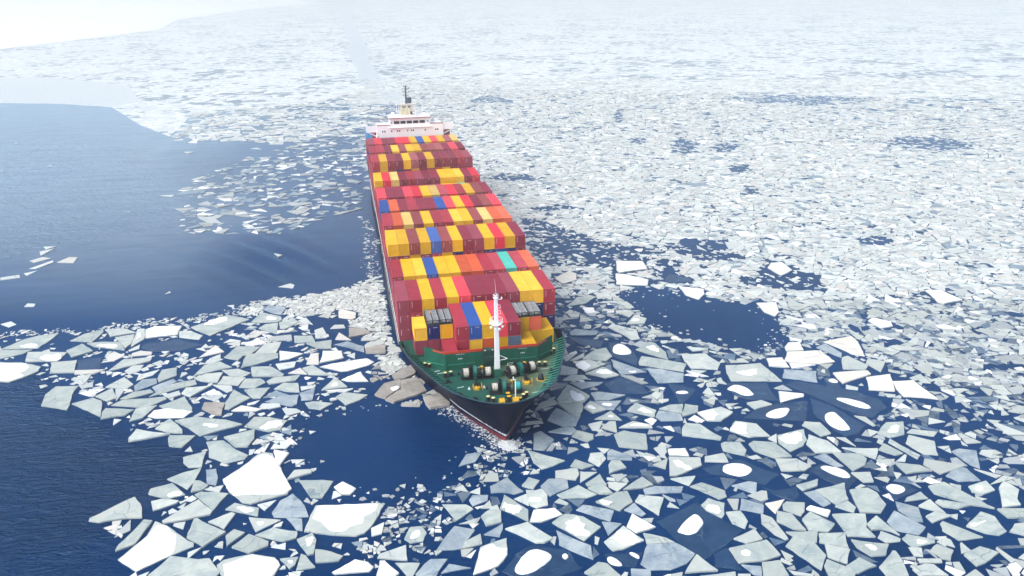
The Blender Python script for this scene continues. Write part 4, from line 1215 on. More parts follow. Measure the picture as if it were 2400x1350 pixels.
# ------------------------------------------------------------------ ice floes traced from the photograph
# each line: kind and outline, in the coordinates of an enlarged part of the picture (origin, scale);
# after a bar come outlines of the snow lying on that floe
# kinds: g grey, m grey with snow, w snow covered, t thin dark, u blue grey, b brownish, y cream
TRACE = {
(0, 700, 4.5): """
w 0,265 115,233 175,268 95,300
m 5,532 255,425 420,385 625,360 500,460 395,522 | 200,500 260,480 390,470 400,505 300,518
g -20,540 345,535 240,580 0,635
m 290,562 710,565 615,660 262,664 | 430,600 560,585 650,580 620,640 600,655 430,650
w -40,668 230,672 435,715 400,765 250,830 100,880 -40,870 | -40,675 270,682 315,715 270,760 180,785 260,810 100,868 -40,860
g 535,675 815,648 790,780 520,788
t 820,645 1075,612 1060,740 800,752
g 785,755 1120,745 1000,790 780,797
g 695,548 870,475 985,550 755,622
m 915,468 1070,455 1260,455 1320,545 1120,518 990,505 | 990,480 1240,470 1210,520 1100,515
g 733,445 890,370 1090,320 1095,350 970,460
g 1105,325 1300,310 1440,355 1160,402
g 1212,408 1420,372 1385,475 1318,525
m 1450,318 1525,315 1525,425 1380,510 1400,440
w 1530,325 1630,292 1925,285 1880,380 1530,420
g 1890,340 2010,335 2140,385 2100,428 1890,405
t 1480,515 1520,470 1870,420 2160,480 1900,545 1600,555
w 1115,620 1160,580 1220,562 1320,598 1200,658 1140,650
u 1385,575 1480,545 1610,560 1600,590 1400,605 | 1395,575 1470,550 1460,590 1410,600
m 1130,768 1300,640 1605,615 1590,655 1440,695
w 1310,760 1400,700 1520,690 1470,760 1360,800
w 760,840 970,795 900,890 850,912 800,880
g 1455,800 1690,740 1610,805 1450,855
g 1710,750 1870,725 1865,810 1670,885 1660,840
u 1410,920 1500,850 1650,835 1660,890 1420,980
u 1600,930 1830,840 1870,870 1640,985
g 1105,935 1310,825 1410,905 1345,945
g 430,1130 480,1010 590,925 830,920 780,985 740,1120 710,1175
g 830,915 990,868 970,920 860,950
g 820,990 1120,940 950,1030
g 1000,1030 1185,940 1230,1045 1130,1082
g 1215,945 1330,940 1220,1080
g 1260,1055 1400,985 1590,955 1625,985 1330,1060
g 1560,1035 1800,900 2060,850 2080,900 1900,940
g 1910,1000 1960,940 2230,915 2005,1035
g 1720,1015 1890,965 1910,1010 1780,1050
g 750,1110 980,1045 1075,1080 1060,1245 930,1180
g 1160,1125 1290,1065 1740,1030 1765,1055 1530,1155
g 1070,1205 1110,1155 1420,1170 1320,1230 1060,1270
g 1430,1160 1665,1120 1500,1260 1360,1295
g 1670,1130 1950,1025 2030,1150 2030,1185 1750,1165
w 1550,1240 1620,1175 1760,1150 2040,1185 1945,1255 1640,1262
""",
(450, 700, 4.5): """
m -20,300 370,168 610,218 195,390 110,360 | 100,270 260,200 370,190 370,240 180,280
u 750,110 800,68 995,82 940,165 850,150
m 615,248 735,140 940,185 945,225 905,245
g 700,310 770,268 910,252 890,370
m 915,250 1080,205 1125,250 980,320 925,315
u 1110,232 1200,195 1280,270
g 540,412 660,322 765,350 680,405
g 895,330 1030,330 890,372
g 760,435 880,395 1050,378 1060,440
g 1075,388 1265,385 1300,455 1080,462
g 555,490 690,412 775,465 650,498
g 660,578 770,470 945,450 890,570
g 330,620 470,500 730,505 610,590 535,600 490,648
g 65,620 250,490 345,560
g 120,685 160,640 240,608 335,635 200,680
g 5,820 130,700 290,658 430,720 200,770
g 20,840 150,790 330,775 270,885 100,870
g 310,750 490,735 625,780 540,825 390,810
g 265,900 330,815 570,830 490,915
g 490,935 560,840 725,838 780,880 660,945
w 920,548 1180,578 1030,635 920,655
g 512,730 545,640 580,578 915,572 915,620 700,685
g 620,720 830,715 975,800 960,820 640,822
g 785,870 860,830 1145,800 1095,860 810,902
g 875,685 1100,655 1080,720 920,752
g 1160,730 1270,695 1455,805 1230,800
m 1010,785 1140,725 1220,795
g 1200,690 1250,580 1335,570 1338,692
w 1340,675 1380,550 1585,548 1600,625 1360,675
g 1200,470 1475,435 1470,525 1340,525
g 1290,330 1380,300 1420,370 1300,418
g 1505,430 1550,350 1685,435
g 1450,315 1500,270 1600,268 1620,305
y 1545,130 1570,112 1730,145 1730,200 1690,215 1545,195
b 1650,320 1660,305 1830,318 1890,360 1650,408
b 1640,285 1740,245 1820,275 1820,310
g 1780,440 1800,400 1900,400 1930,435
b 1815,490 1850,460 2020,435 2030,480 1820,520
b 1828,525 2045,488 2048,575 1830,575
u 1490,480 1640,445 1815,500 1820,560 1640,510
w 1340,715 1460,685 1850,625 1930,665 1870,700 1640,762 1570,768
w 1568,855 1780,765 1865,870 1640,872
m 1360,965 1480,860 1550,855 1640,930
u 1130,990 1300,935 1270,1065 1150,1070
g 860,950 960,885 1120,885 1135,985 1000,980
g 1140,920 1280,910 1260,940 1150,965
g 205,900 420,915 430,970 370,990
m 90,1008 230,948 300,1000 300,1012
w 95,1018 330,1022 240,1082
g 345,1100 440,955 620,1045 390,1170 340,1165
g 550,960 825,935 720,1050 640,1050
g 740,1045 880,965 1040,1015
u 760,1085 930,1020 1130,1005 1105,1110 1050,1135
b 100,1160 130,1095 350,1100 310,1230 230,1225
m 405,1185 520,1125 745,1160 680,1185
m 705,1140 740,1100 920,1100 940,1135 820,1160
w 945,1150 1100,1155 1160,1190 1000,1235
g 1190,1095 1280,1080 1490,1100 1360,1170 1230,1155
g 1510,1035 1600,985 1860,1010 1760,1070 1620,1122
""",
(900, 780, 6.136): """
b 110,620 230,545 400,470 490,500 440,600 300,665 150,670
b 0,735 240,670 240,800 20,950 -140,900 | 70,800 220,770 220,815 130,860
b 15,965 245,815 235,690 480,640 620,840 500,890 130,1015
b 555,925 700,900 850,870 955,935 950,1050 660,1095 600,1030
b 640,840 750,790 860,840 700,890
b 450,650 570,645 615,670 560,750
u 40,215 100,150 240,215 255,265 150,290 60,240
b 10,500 150,455 160,530 60,580
""",
(300, 900, 4.5): """
m 1220,450 1330,345 1500,350 1685,382 1610,480 1490,502 1380,480 | 1370,480 1500,370 1660,390 1600,450 1480,480
m 485,385 720,340 1030,375 1210,425 970,490 760,550 | 760,420 900,405 950,440 860,460
g 280,470 440,365 575,480 575,520 420,510
g 0,575 85,475 450,525 230,570 0,608
g 420,570 440,540 715,542 570,668 430,655
g 795,545 955,535 840,592
g 1005,560 1340,475 1330,580 1260,665 1130,668
g 820,605 1005,590 1140,690 1270,745 1240,790 1040,835 850,770
g 580,770 830,705 780,875 640,880 580,825
g 405,1000 600,925 775,880 690,1040 625,1110
m 210,1160 235,1100 470,1040 610,1165 430,1208 | 400,1160 500,1110 590,1165 470,1195
w 990,1010 1370,740 1430,715 1530,730 1620,890 1735,1105 1690,1160 1290,1268 1200,1255 1060,1140 1030,1070 | 1000,1010 1375,760 1440,735 1520,760 1610,900 1725,1105 1640,1160 1330,1165 1110,1180 1050,1110
w 1535,690 1705,725 1600,860 1560,830
m 1670,1010 1750,910 1930,900 1940,935
g 1800,1015 2060,1010 2170,1020 2050,1200 1930,1200
u 820,900 930,885 950,980 930,1065 830,1050
m 660,1140 690,1015 760,1020 850,1070 780,1120
g 790,1105 1010,1060 960,1140
g 700,1165 760,1135 1065,1150 900,1335 820,1270
g 575,1225 680,1165 730,1200 670,1235
m 1360,1270 1570,1215 1440,1335
m 1305,630 1360,570 1480,605 1330,635
m 1375,555 1505,515 1500,600
m 1515,500 1650,530 1560,580
g 1610,500 1720,420 1725,535
m 1590,625 1710,555 1790,630
m 1500,680 1540,622 1685,670
u 1340,700 1500,610 1440,710
""",
(200, 1050, 4.5): """
g 805,770 1195,540 1350,655 1320,700 1080,750 820,795
m 1470,645 1570,575 1835,630 1820,718
u 1960,680 2050,550 2190,475 2310,590 2360,720 2200,730 1990,730
g 35,745 330,600 525,510 590,590 605,735 300,755 150,785 30,770
u 280,770 385,755 310,910 285,870
g 300,942 370,850 480,745 475,865
g 310,1092 340,1030 620,752 715,760 530,1010
w 330,1180 640,930 740,765 860,810 950,880 1150,1000 1145,1035 880,1145 530,1305 440,1245 | 345,1180 660,920 750,810 850,820 960,900 940,1090 880,1135 540,1290 450,1240
g 690,560 810,532 990,552 960,580 710,660
g 1065,950 1145,745 1180,740 1490,885 1240,1045
g 1290,778 1540,675 1585,690 1465,855
m 1720,725 2070,755 1795,885
g 1475,930 1570,855 1690,890 1490,1035
g 1535,1048 1720,905 1935,985 1930,1030 1730,1112
g 1780,920 1970,838 2240,880 2230,945 2090,985
g 650,1350 900,1140 1200,1175 1315,1165 1430,1310 1350,1400 700,1400
w 1380,1235 1450,1180 1760,1115 2000,1150 2065,1230 1950,1400 1450,1400 | 1450,1230 1760,1125 1990,1155 2055,1230 1940,1395 1460,1395
u 1950,1040 2115,990 2110,1065
""",
(650, 1050, 4.5): """
w 590,410 690,350 835,425 770,490 680,490
m 570,535 590,450 620,445 680,495
m 20,1170 225,1150 190,1230 130,1275
w 275,880 400,605 1080,575 1130,600 1080,700 930,895 830,930 330,885 | 560,875 460,780 370,740 430,610 1070,588 1040,660 920,720 900,790 760,835 690,880
u 90,730 260,740 265,870 200,860
m 200,965 370,895 415,965 385,1115 320,1130 | 280,980 360,920 390,960 330,1050
g 395,1065 560,1090 695,1140 650,1190 400,1205
g 250,1110 300,1130 405,1255 195,1290
w 570,1310 820,1170 960,1200 1020,1250 980,1300 600,1330
w 1040,1350 1080,1185 1130,1185 1290,1320 1200,1400
g 1050,1160 1070,1120 1360,1020 1375,1185
g 1240,1205 1510,1205 1400,1400
u 1450,1330 1560,1210 1620,1165 1800,1160 1680,1350 1500,1380
u 1720,1320 1810,1215 2050,1260
g 1735,590 1990,590 2070,640 1880,765
g 1910,795 2145,725 2105,790
m 2025,460 2140,415 2140,485
u 2020,545 2060,490 2225,490 2220,550 2060,610
u 1670,1080 1830,860 1870,815 2090,855 1960,1055
g 1960,1055 1970,990 2145,900 2165,1010
m 1860,430 1955,380 2010,455
u 1910,190 1990,60 2160,40 2090,140
m 1915,330 2010,225 2210,240 2060,290
m 1110,680 1200,640 1310,680 1110,705
m 1335,960 1400,830 1520,820 1580,890 1540,980 1400,1000
""",
(1050, 1050, 4.5): """
g 835,20 1240,130 1100,190 990,222 900,150
g 665,95 825,72 755,165
g 360,350 420,255 525,255 540,345
u 440,400 620,298 800,455 700,485 560,462 450,470
g 345,720 440,645 560,660 570,780 400,825
g 775,395 850,310 970,345 900,435
u 970,400 1060,318 1260,325 1275,420 1070,505
g 1130,240 1320,212 1370,218 1388,275 1350,335 1130,315
g 1285,190 1340,115 1545,180 1420,220
g 1475,130 1500,50 1620,40 1670,110 1595,195
u 1680,40 1720,5 1945,95 1945,125 1680,120
g 1840,45 1950,8 1990,100
m 1985,20 2140,70 2030,85
g 2000,115 2060,90 2200,90 2205,120 2140,165
g 1690,180 1720,128 1815,128 1885,205 1700,268
g 1395,245 1580,245 1390,365
g 1450,370 1600,265 1680,385 1470,400
g 1710,280 1845,262 1820,345
m 1690,350 1900,370 1790,455 1690,405
g 1840,440 2050,300 2170,385 2080,415
g 2050,260 2100,240 2250,330 2250,375 2150,365
g 1470,420 1570,390 1660,395 1740,480 1600,485
g 1140,490 1375,385 1575,485 1470,525 1200,530
m 820,440 920,445 990,425 1050,490 1060,600 940,635 860,600 | 870,520 950,505 1005,540 940,570 870,565
m 545,640 590,490 850,650 850,775 | 600,570 620,600 790,600 740,720 560,640
u 225,545 265,490 425,490 400,570 260,612
g 340,632 440,545 470,632
w 440,500 520,505 555,575 495,622
u 690,530 830,475 855,550 855,605
w 855,780 900,650 1130,628 1215,700 980,780
g 1160,640 1280,575 1315,635 1280,690
g 1250,530 1450,530 1380,620
u 1345,650 1420,592 1755,655 1715,770 1600,735
m 1550,565 1770,465 1895,455 1950,570 1810,662 | 1570,565 1690,530 1740,570 1690,605 1620,595
g 1970,560 2010,490 2280,520 2225,710
u 1850,650 1960,570 2090,690 2050,715
w 1880,830 1940,685 2200,830 1980,895
m 1640,990 1850,815 2075,970 1850,1065 1740,1085 | 1680,960 1850,830 2050,970 1900,1030 1820,1000 1740,930
m 1090,785 1230,690 1420,715 1620,830 1440,980 | 1220,820 1340,720 1400,760 1450,860 1510,890 1440,920 1310,920
g 595,850 840,780 1110,950 1020,1000 930,1000
u 1140,860 1510,1020 1540,1175 1170,1020
u 1620,770 1840,790 1690,920
u 370,910 580,785 575,860 545,935
w 260,1340 340,1040 620,940 630,1120 540,1240 | 270,1330 350,1060 470,1000 520,1040 620,1060 620,1120 530,1235
t 560,1300 720,1100 870,1010 1190,1050 1300,1090 1420,1270 1200,1340 800,1400 | 700,1260 820,1080 960,1048 1095,1110 1085,1180 900,1300 800,1333 715,1310 | 1195,1130 1240,1102 1275,1140 1235,1175
t 1640,1110 2060,1090 1980,1255 1720,1240 | 1670,1150 1720,1130 1860,1230 1780,1240 1700,1210 | 1895,1095 1950,1092 2030,1140 2010,1170
m 1430,1310 1580,1200 1680,1215 1830,1350 1600,1400
u 1925,1265 2140,1275 2140,1380 1930,1380
""",
(1500, 1050, 4.5): """
u 0,1220 70,1005 380,990 590,1110 480,1220 340,1280 100,1285
m 30,890 270,940 370,990 70,1010
t 170,765 590,550 870,750 1090,860 690,1175 400,980 | 385,865 540,700 600,690 660,740 670,800 600,890 520,910 420,890
m 300,90 640,100 655,180 390,290 310,290 | 330,120 420,130 560,210 500,240 400,190
w 290,10 480,0 525,85 310,75
g 680,85 885,48 940,148 680,140
t 650,210 870,150 1050,110 1250,190 1480,270 1320,385 1060,310 750,270 | 865,190 950,152 1080,155 1180,200 1180,250 1070,298 960,275 880,245
g 315,320 590,290 520,395
g 520,400 650,360 900,450 920,510 840,540
u 30,430 150,395 460,400 440,465 50,490
g 840,300 1030,320 900,435
u 960,390 1150,345 1235,360 1230,490
g 935,510 1090,455 1145,520
g 915,530 1045,530 1030,650 985,645
u 1065,525 1310,595 1300,690 1050,645
g 1150,535 1370,515 1290,585
y 1315,580 1530,535 1430,690
g 1500,590 1540,560 1740,570 1740,665 1700,715 1510,650
w 1750,640 1790,600 2015,655 1985,725
g 900,670 1060,655 1140,770 1110,850 970,790
g 1275,690 1390,730 1570,960 1540,970 1420,910 1280,790
g 1440,660 1600,690 1760,870 1620,855 1440,770
g 1705,750 1790,670 2060,800 1990,885 1780,870
g 1530,880 1880,870 1870,995 1700,970
g 1885,895 2170,885 2205,1055 1890,995
m 640,600 720,525 895,580 895,690 865,735 700,660
m 980,955 1210,850 1300,960 1130,1005
m 930,1055 1340,965 1490,1130 1300,1190 1040,1215 | 1090,1080 1140,1060 1140,1140 1100,1140
t 770,1110 920,1040 1020,1200 1090,1280 860,1250 790,1245
g 470,1320 600,1120 830,1295
g 1530,1030 1620,915 1840,990 1970,1130 1920,1290
g 1285,1205 1470,1180 1580,1350 1300,1380
u 1060,1220 1280,1240 1290,1350 1200,1330
g 1360,930 1540,975 1420,1025
g 1945,1010 2220,1065 2190,1220 1980,1150
g 1940,1240 1970,1170 2300,1300 2260,1370 2000,1370
g 620,1350 1010,1300 1020,1400 640,1400
t 1280,400 1420,440 1650,400 1690,480 1620,555 1450,500
m 1425,110 1650,110 1815,190 1740,235 1490,240
m 1220,100 1320,95 1435,160 1400,210
t 1780,230 1900,160 2160,190 2290,330 2200,420 1950,330 | 1885,200 1930,175 2160,215 2240,310 2100,300
g 1645,390 1880,325 1875,395 1720,450
u 1725,465 1840,440 2020,580 1935,615
g 1840,440 2160,360 2200,540 2080,600
""",
(1900, 1050, 4.5): """
u 30,85 150,50 350,190 270,200
g 230,45 540,60 595,110 570,180 450,245 380,180
g 320,-10 715,0 690,115 500,50
g 530,195 640,110 735,205
g 685,115 890,110 880,160 760,205
g 700,285 870,165 890,295
g 880,150 1150,180 1290,240 1010,268
g 420,255 630,250 670,355 560,360
g 865,340 920,295 1040,285 1125,380
g 405,440 600,420 700,470 800,600 750,685 520,680
g 755,490 830,465 880,555
t 750,400 850,360 1030,375 1130,440 900,545 | 775,400 880,365 1020,420 960,475 870,475
g 990,560 1010,520 1160,455 1245,530
g 1130,610 1255,540 1430,690
u 890,555 1140,625 1190,775 1100,770 920,650
u 800,770 880,650 1220,830 1150,915 880,860
g 1230,400 1400,355 1800,560 1950,640 1700,600 1300,480
g 1310,570 1340,545 1700,600 1560,640 1400,620
g 250,610 390,550 480,625 460,680
g 220,695 580,690 590,840 695,940 390,930 300,800
g 590,800 690,710 945,920 860,880 740,855 640,860
m 705,940 740,870 950,950 950,980 800,995
m 960,950 1010,900 1310,965 1310,995 1080,1050
m 420,960 830,1010 800,1130 640,1140 480,1040
g 440,1060 720,1195 640,1195 480,1140
g 360,1250 510,1150 700,1240 500,1325
g 720,1250 870,1075 900,1080 980,1200 1040,1350 800,1350
g 1070,1275 1200,1220 1300,1230 1460,1350 1150,1350
g 980,1170 1140,1210 985,1210
g 1120,1165 1380,1160 1395,1205 1150,1210
g 1260,1080 1330,1010 1510,1080 1480,1185 1400,1170
g 1325,985 1410,925 1480,960 1530,1045
g 1365,790 1390,765 1830,940 1570,975 1390,870
m 1635,820 1790,665 1940,715 2070,880 2000,920 1850,900 | 1670,810 1830,760 1850,775 1700,830
g 1210,715 1310,665 1500,710 1285,788
g 1575,1000 1590,985 1700,1080 1590,1110
g 1610,1120 1780,1035 1990,1100 1850,1210 1750,1245
g 1980,420 2030,345 2200,440 2180,540 2220,600 2020,628
g 1960,640 2260,640 2260,735 2080,735
g 2095,880 2150,800 2260,790 2260,920
u 1420,290 1530,180 1640,205 1800,340 1560,350
u 1480,30 1560,0 1750,20 1790,215 1680,170
g 1470,100 1540,95 1660,185 1500,180
g 1160,60 1220,50 1310,110 1300,185
m 1660,400 1850,340 1950,440 1820,485 1700,460
g 150,1200 170,1180 440,1310 460,1370 200,1370
""",
(1250, 800, 4.5): """
t 790,10 880,0 1060,100 1110,180 1100,255 840,160 | 832,75 860,28 930,18 1035,80 1030,135 850,130
m 1075,85 1220,0 1290,20 1400,115 1425,190
g 1110,210 1135,152 1330,180 1620,235 1590,320 1340,280 1115,245
w 1405,85 1520,72 1555,170 1430,172
m 1560,135 1820,125 1975,230 1950,298 1660,280 1590,200
m 510,190 650,85 770,65 830,160 770,205
g 330,130 460,120 360,205 330,205
u 380,200 540,110 540,160 420,205
m 410,215 590,195 770,240 545,320 | 440,235 540,205 610,250 545,315 470,290
u 820,185 1200,320 930,355 840,260 | 990,310 1080,300 1090,330
u 1190,280 1340,285 1590,335 1590,425 1310,435
g 275,350 300,250 470,290 465,345
m 545,340 740,270 910,355 760,385
m 300,410 390,350 540,355 580,390 430,410
u 375,430 740,425 700,455 510,500
u 180,520 250,425 370,425 300,500
t 740,440 900,368 1150,450 1225,550 850,548
t 910,355 1040,360 1220,440 1150,450
m 245,620 365,455 600,575 540,640 260,658 | 380,510 470,540 560,580 530,630 400,620
u 600,540 680,525 980,560 800,615 650,618
m 945,640 985,578 1350,645
m 1135,590 1370,515 1375,605
t 1410,440 1560,455 1720,500 1600,640 1540,650 | 1480,530 1600,515 1650,540 1560,548
u 50,660 80,640 205,593 265,655 50,705
g 260,665 520,645 530,690 490,800 380,760
u 145,830 240,695 490,800 450,890 310,895
m 530,700 600,625 770,720 630,758
u 620,625 930,620 850,720 760,715 | 690,640 830,650 800,690
m 640,820 820,730 940,830
m 985,735 1080,650 1300,730 1280,795
m 1320,710 1430,670 1580,660 1570,755
g 1565,755 1600,660 1740,680 1735,745 1570,790
u 1285,790 1320,725 1560,760 1585,830 1350,838
w 1725,750 1980,690 2110,745 1980,840 1830,835 | 1740,752 1900,715 1950,770 1900,830 1830,830
g 1630,820 1700,772 1805,830 1780,852
u 710,910 800,840 870,840 885,960
g 575,870 735,835 690,940 620,935
u 150,950 330,900 420,900 460,940 400,980
g 400,1000 460,935 635,980 635,1030 570,1060
g 640,995 700,940 850,968
g 845,980 950,935 1190,975 1210,1140 900,1110
m 895,910 1050,840 1250,880 1260,910
g 1565,920 1600,855 1760,870 1990,1010 1980,1040 1570,990
u 0,970 80,940 225,1030 120,1145 0,1140
u 130,1150 200,1060 255,1065 200,1150
g 780,1240 790,1140 1050,1225 1045,1250
m 1400,1065 1610,1120 1650,1215 1440,1190
g 1265,1120 1390,1075 1410,1160 1365,1225
g 1805,1210 2010,1170 2060,1270 1810,1260
g 1975,1080 2010,1060 2180,1060 2250,1150 2230,1205 2000,1150
g 1100,1220 1310,1215 1180,1285
g 1255,1300 1420,1230 1395,1345
""",
(1700, 800, 4.5): """
m 0,250 370,225 605,420 60,415 10,330 | 105,310 340,285 325,320 360,350 140,350
w 430,180 600,170 680,275 460,260
y 620,195 650,105 1010,92 1160,210 1010,235 660,215
w 625,60 660,15 790,10 830,95 640,100
g 355,150 400,110 515,95 440,165
y 1030,0 1330,-60 1400,0 1475,155 1330,130
u 955,60 1050,15 1230,120 1225,170
g 1225,170 1290,150 1510,250 1480,300 1240,290
g 1500,180 1690,210 1640,320 1480,230
y 1130,330 1500,305 1540,345 1240,445
y 1480,380 1740,345 1795,525 1510,510
y 1765,420 1980,410 2250,610 1880,580 1800,500
u 600,380 620,290 965,310 975,430
g 970,350 980,250 1070,245 1115,365
t 1030,375 1170,380 1225,490 1080,465 | 1080,400 1150,385 1200,430 1120,428
g 670,225 960,245 700,285
w 560,525 830,550 830,580 580,645
t 0,430 440,430 570,620 300,610 100,570 | 5,500 80,450 200,465 300,540 290,560 210,570 100,520
t 620,450 720,405 1300,500 1640,610 1720,690 1560,800 1330,740 960,590 | 1130,590 1250,590 1400,620 1545,680 1520,705 1400,690
m 1270,450 1405,480 1400,510 1270,495
t 190,800 400,670 880,620 860,830 500,820 | 410,770 500,715 650,690 690,710 610,805 470,800
t 890,590 1110,660 1490,880 1400,970 1260,1000 1150,930 930,760 | 1045,760 1140,730 1200,780 1340,920 1240,935 1150,910 1060,840
g 805,880 830,840 1000,850 1120,970 1010,1000
m 220,650 380,620 500,665 310,715
w 40,940 100,840 330,870 480,1000 250,1010 | 50,935 110,850 220,870 240,980 140,975
m 550,985 830,920 860,1040 820,1100 690,1165 560,1070 | 570,990 780,950 830,1030 700,1090 600,1060
g 445,1020 540,970 545,1070
g 245,1080 290,1050 520,1070 710,1215 540,1235 300,1150
g 850,1080 880,980 1080,1050 1230,1170 950,1175
g 1075,1045 1370,1005 1615,1110 1610,1220 1580,1240 1220,1110
u 1350,775 1480,790 1590,885 1560,890
m 1600,970 1690,850 1880,840 1890,980 1740,1015
g 1610,1140 1665,1070 1880,1180 1800,1200
g 1715,1060 1730,1020 2060,1200 2030,1240
g 1910,960 1960,920 2240,950 2200,1000
g 1900,1070 1930,980 2210,1050 2250,1200 2100,1190
g 1870,740 1920,715 2050,765 1990,780
g 2065,770 2130,720 2260,720 2260,820
""",
(1900, 600, 4.5): """
w 1200,360 1360,355 1610,465 1400,505 1340,490
m 640,80 760,60 930,135 700,120
m 585,600 660,540 820,610 620,620
w 600,680 650,650 850,690 870,740 740,760
m 1045,600 1090,580 1250,620 1190,650
w 840,25 980,15 970,60 850,55
m 105,830 170,745 240,775 270,840
m 1085,1165 1250,1130 1310,1210 1180,1220
m 1770,700 1850,680 2020,720 1830,755
m 1040,1280 1160,1240 1210,1290 1090,1310
""",
(1300, 550, 3.75): """
w 535,230 775,232 820,300 560,335 540,310
w 530,340 610,345 830,395 820,445 540,435
w 1085,450 1310,475 1320,520 1270,570 1150,530
y 0,380 130,315 195,340 195,395 70,430
m 335,510 440,475 515,510 400,550
w 1770,600 1950,595 1975,680 1940,720 1840,680
g 100,630 200,545 370,540 280,600
m 625,790 700,705 810,735 790,780
g 465,810 500,780 720,840 750,915 680,925
g 375,870 440,840 580,880 570,900
u 290,345 320,285 385,290 390,345
w 1870,290 1900,245 2000,240 2090,310 1990,360
w 1490,60 1660,65 1720,85 1530,130
w 1930,145 2010,95 2080,130 2070,160
g 580,690 600,655 700,685 660,725
u 130,850 180,825 380,850 370,875 140,880
t 110,890 440,930 400,990 220,960
m 255,670 330,655 400,680 310,710
t 965,385 1000,340 1200,380 1210,410 990,420
m 680,960 750,925 830,945 750,985
""",
(0, 200, 2.411): """
m 245,910 315,908 260,925
m 222,940 310,920 230,965
g 165,990 240,968 290,975 190,1000
g 160,1035 300,990 305,1000 200,1035
m 320,1000 390,970 440,970 415,1003
g 133,1060 210,1045 150,1075
m 0,1085 110,1068 115,1085 0,1100
m 1570,1138 1640,1118 1665,1125 1655,1145
m 1040,376 1100,375 1060,384
m 905,622 985,615 970,627
w 1115,675 1225,655 1180,685
w 1195,680 1320,672 1230,692
g 1005,592 1090,588 1040,597
w 1085,590 1140,570 1195,578 1130,590
w 1245,470 1300,460 1320,470 1260,480
m 1360,488 1400,475 1445,490 1370,497
w 1210,635 1280,628 1250,645
g 1115,745 1200,740 1250,775 1180,780
w 1745,752 1830,755 1780,762
w 1805,725 1845,712 1825,728
w 1415,357 1450,352 1480,360
m 1045,805 1120,785 1145,792 1080,808
m 1300,640 1390,625 1395,640 1320,650
m 1415,705 1470,695 1510,712
m 1295,715 1340,703 1380,710 1330,725
m 695,712 740,705 735,714
""",
}


def area2(p):
    return 0.5 * sum(p[i][0] * p[(i + 1) % len(p)][1] - p[(i + 1) % len(p)][0] * p[i][1] for i in range(len(p)))


def cen(p):
    return (sum(q[0] for q in p) / len(p), sum(q[1] for q in p) / len(p))


def inside(p, poly):
    x, y = p
    r_ = False
    for (x1, y1), (x2, y2) in zip(poly, poly[1:] + poly[:1]):
        if (y1 > y) != (y2 > y) and x < (x2 - x1) * (y - y1) / (y2 - y1) + x1: r_ = not r_
    return r_


floes = []
for (ox, oy, sc), text in TRACE.items():
    for line in text.strip().splitlines():
        kind, rest = line[0], line[2:]
        polys = []
        for part in rest.split('|'):
            polys.append([(ox + float(a.split(',')[0]) / sc, oy + float(a.split(',')[1]) / sc) for a in part.split()])
        wp = [ground(x, y, 0.2) for x, y in polys[0]]
        if area2(wp) < 0: wp.reverse()
        sn = []
        for p in polys[1:]:
            q = [ground(x, y, 0.25) for x, y in p]
            if area2(q) < 0: q.reverse()
            sn.append(q)
        c = cen(wp)
        px = pixel(*c, 0.2)
        pa = abs(area2(polys[0]))
        if any(inside(c, f['wp']) or inside(f['c'], wp) for f in floes if abs(f['c'][0] - c[0]) + abs(f['c'][1] - c[1]) < 25):
            continue
        floes.append(dict(kind=kind, wp=wp, snow=sn, c=c, px=px, pa=pa, pxpoly=polys[0]))

# keep floes clear of the hull
def hull_half(y):
    u = (y + 28.7) / (STERN + 28.7)
    return 0 if u < 0 else hull_pt(u, 0.3)[0]


frng = random.Random(5)


def ragged(poly, amp, step):
    """break each side of an outline into short, slightly uneven pieces and blunt the corners"""
    out = []
    n_ = len(poly)
    ph = frng.uniform(0, 99)
    for i in range(n_):
        a, b_ = poly[i], poly[(i + 1) % n_]
        L = math.hypot(b_[0] - a[0], b_[1] - a[1])
        k = max(2, min(9, int(L / step)))
        nx, ny = (b_[1] - a[1]) / (L + 1e-9), -(b_[0] - a[0]) / (L + 1e-9)
        bow = frng.uniform(-.03, .02) * L
        for j in range(k):
            t = j / k
            if j == 0: t = 0.07 / k
            x, y = a[0] + (b_[0] - a[0]) * t, a[1] + (b_[1] - a[1]) * t
            q = mnoise((x * 1.3 + ph, y * 1.3, 0)) * amp + bow * 4 * t * (1 - t)
            out.append((x + nx * q, y + ny * q))
        if k >= 2:
            t = 1 - 0.07 / k
            x, y = a[0] + (b_[0] - a[0]) * t, a[1] + (b_[1] - a[1]) * t
            out.append((x, y))
    return out


def shrink(poly, s, c=None):
    c = c or cen(poly)
    return [(c[0] + (x - c[0]) * s, c[1] + (y - c[1]) * s) for x, y in poly]


def slab(poly, c, z0, z1, chamfer, name, m):
    """ice slab with a chamfered upper edge; coordinates relative to c"""
    mb = MB()
    n_ = len(poly)
    size = math.sqrt(abs(area2(poly)))
    inner = shrink(poly, 1 - chamfer / max(size, 0.3))
    vs = [(x - c[0], y - c[1], z0) for x, y in poly] + [(x - c[0], y - c[1], z1 - chamfer * .6) for x, y in poly] + [(x - c[0], y - c[1], z1) for x, y in inner]
    fs = [tuple(range(2 * n_, 3 * n_))]
    for k in range(2):
        fs += [(k * n_ + i, k * n_ + (i + 1) % n_, (k + 1) * n_ + (i + 1) % n_, (k + 1) * n_ + i) for i in range(n_)]
    mb.add(vs, fs)
    return mb.mesh(name, m)


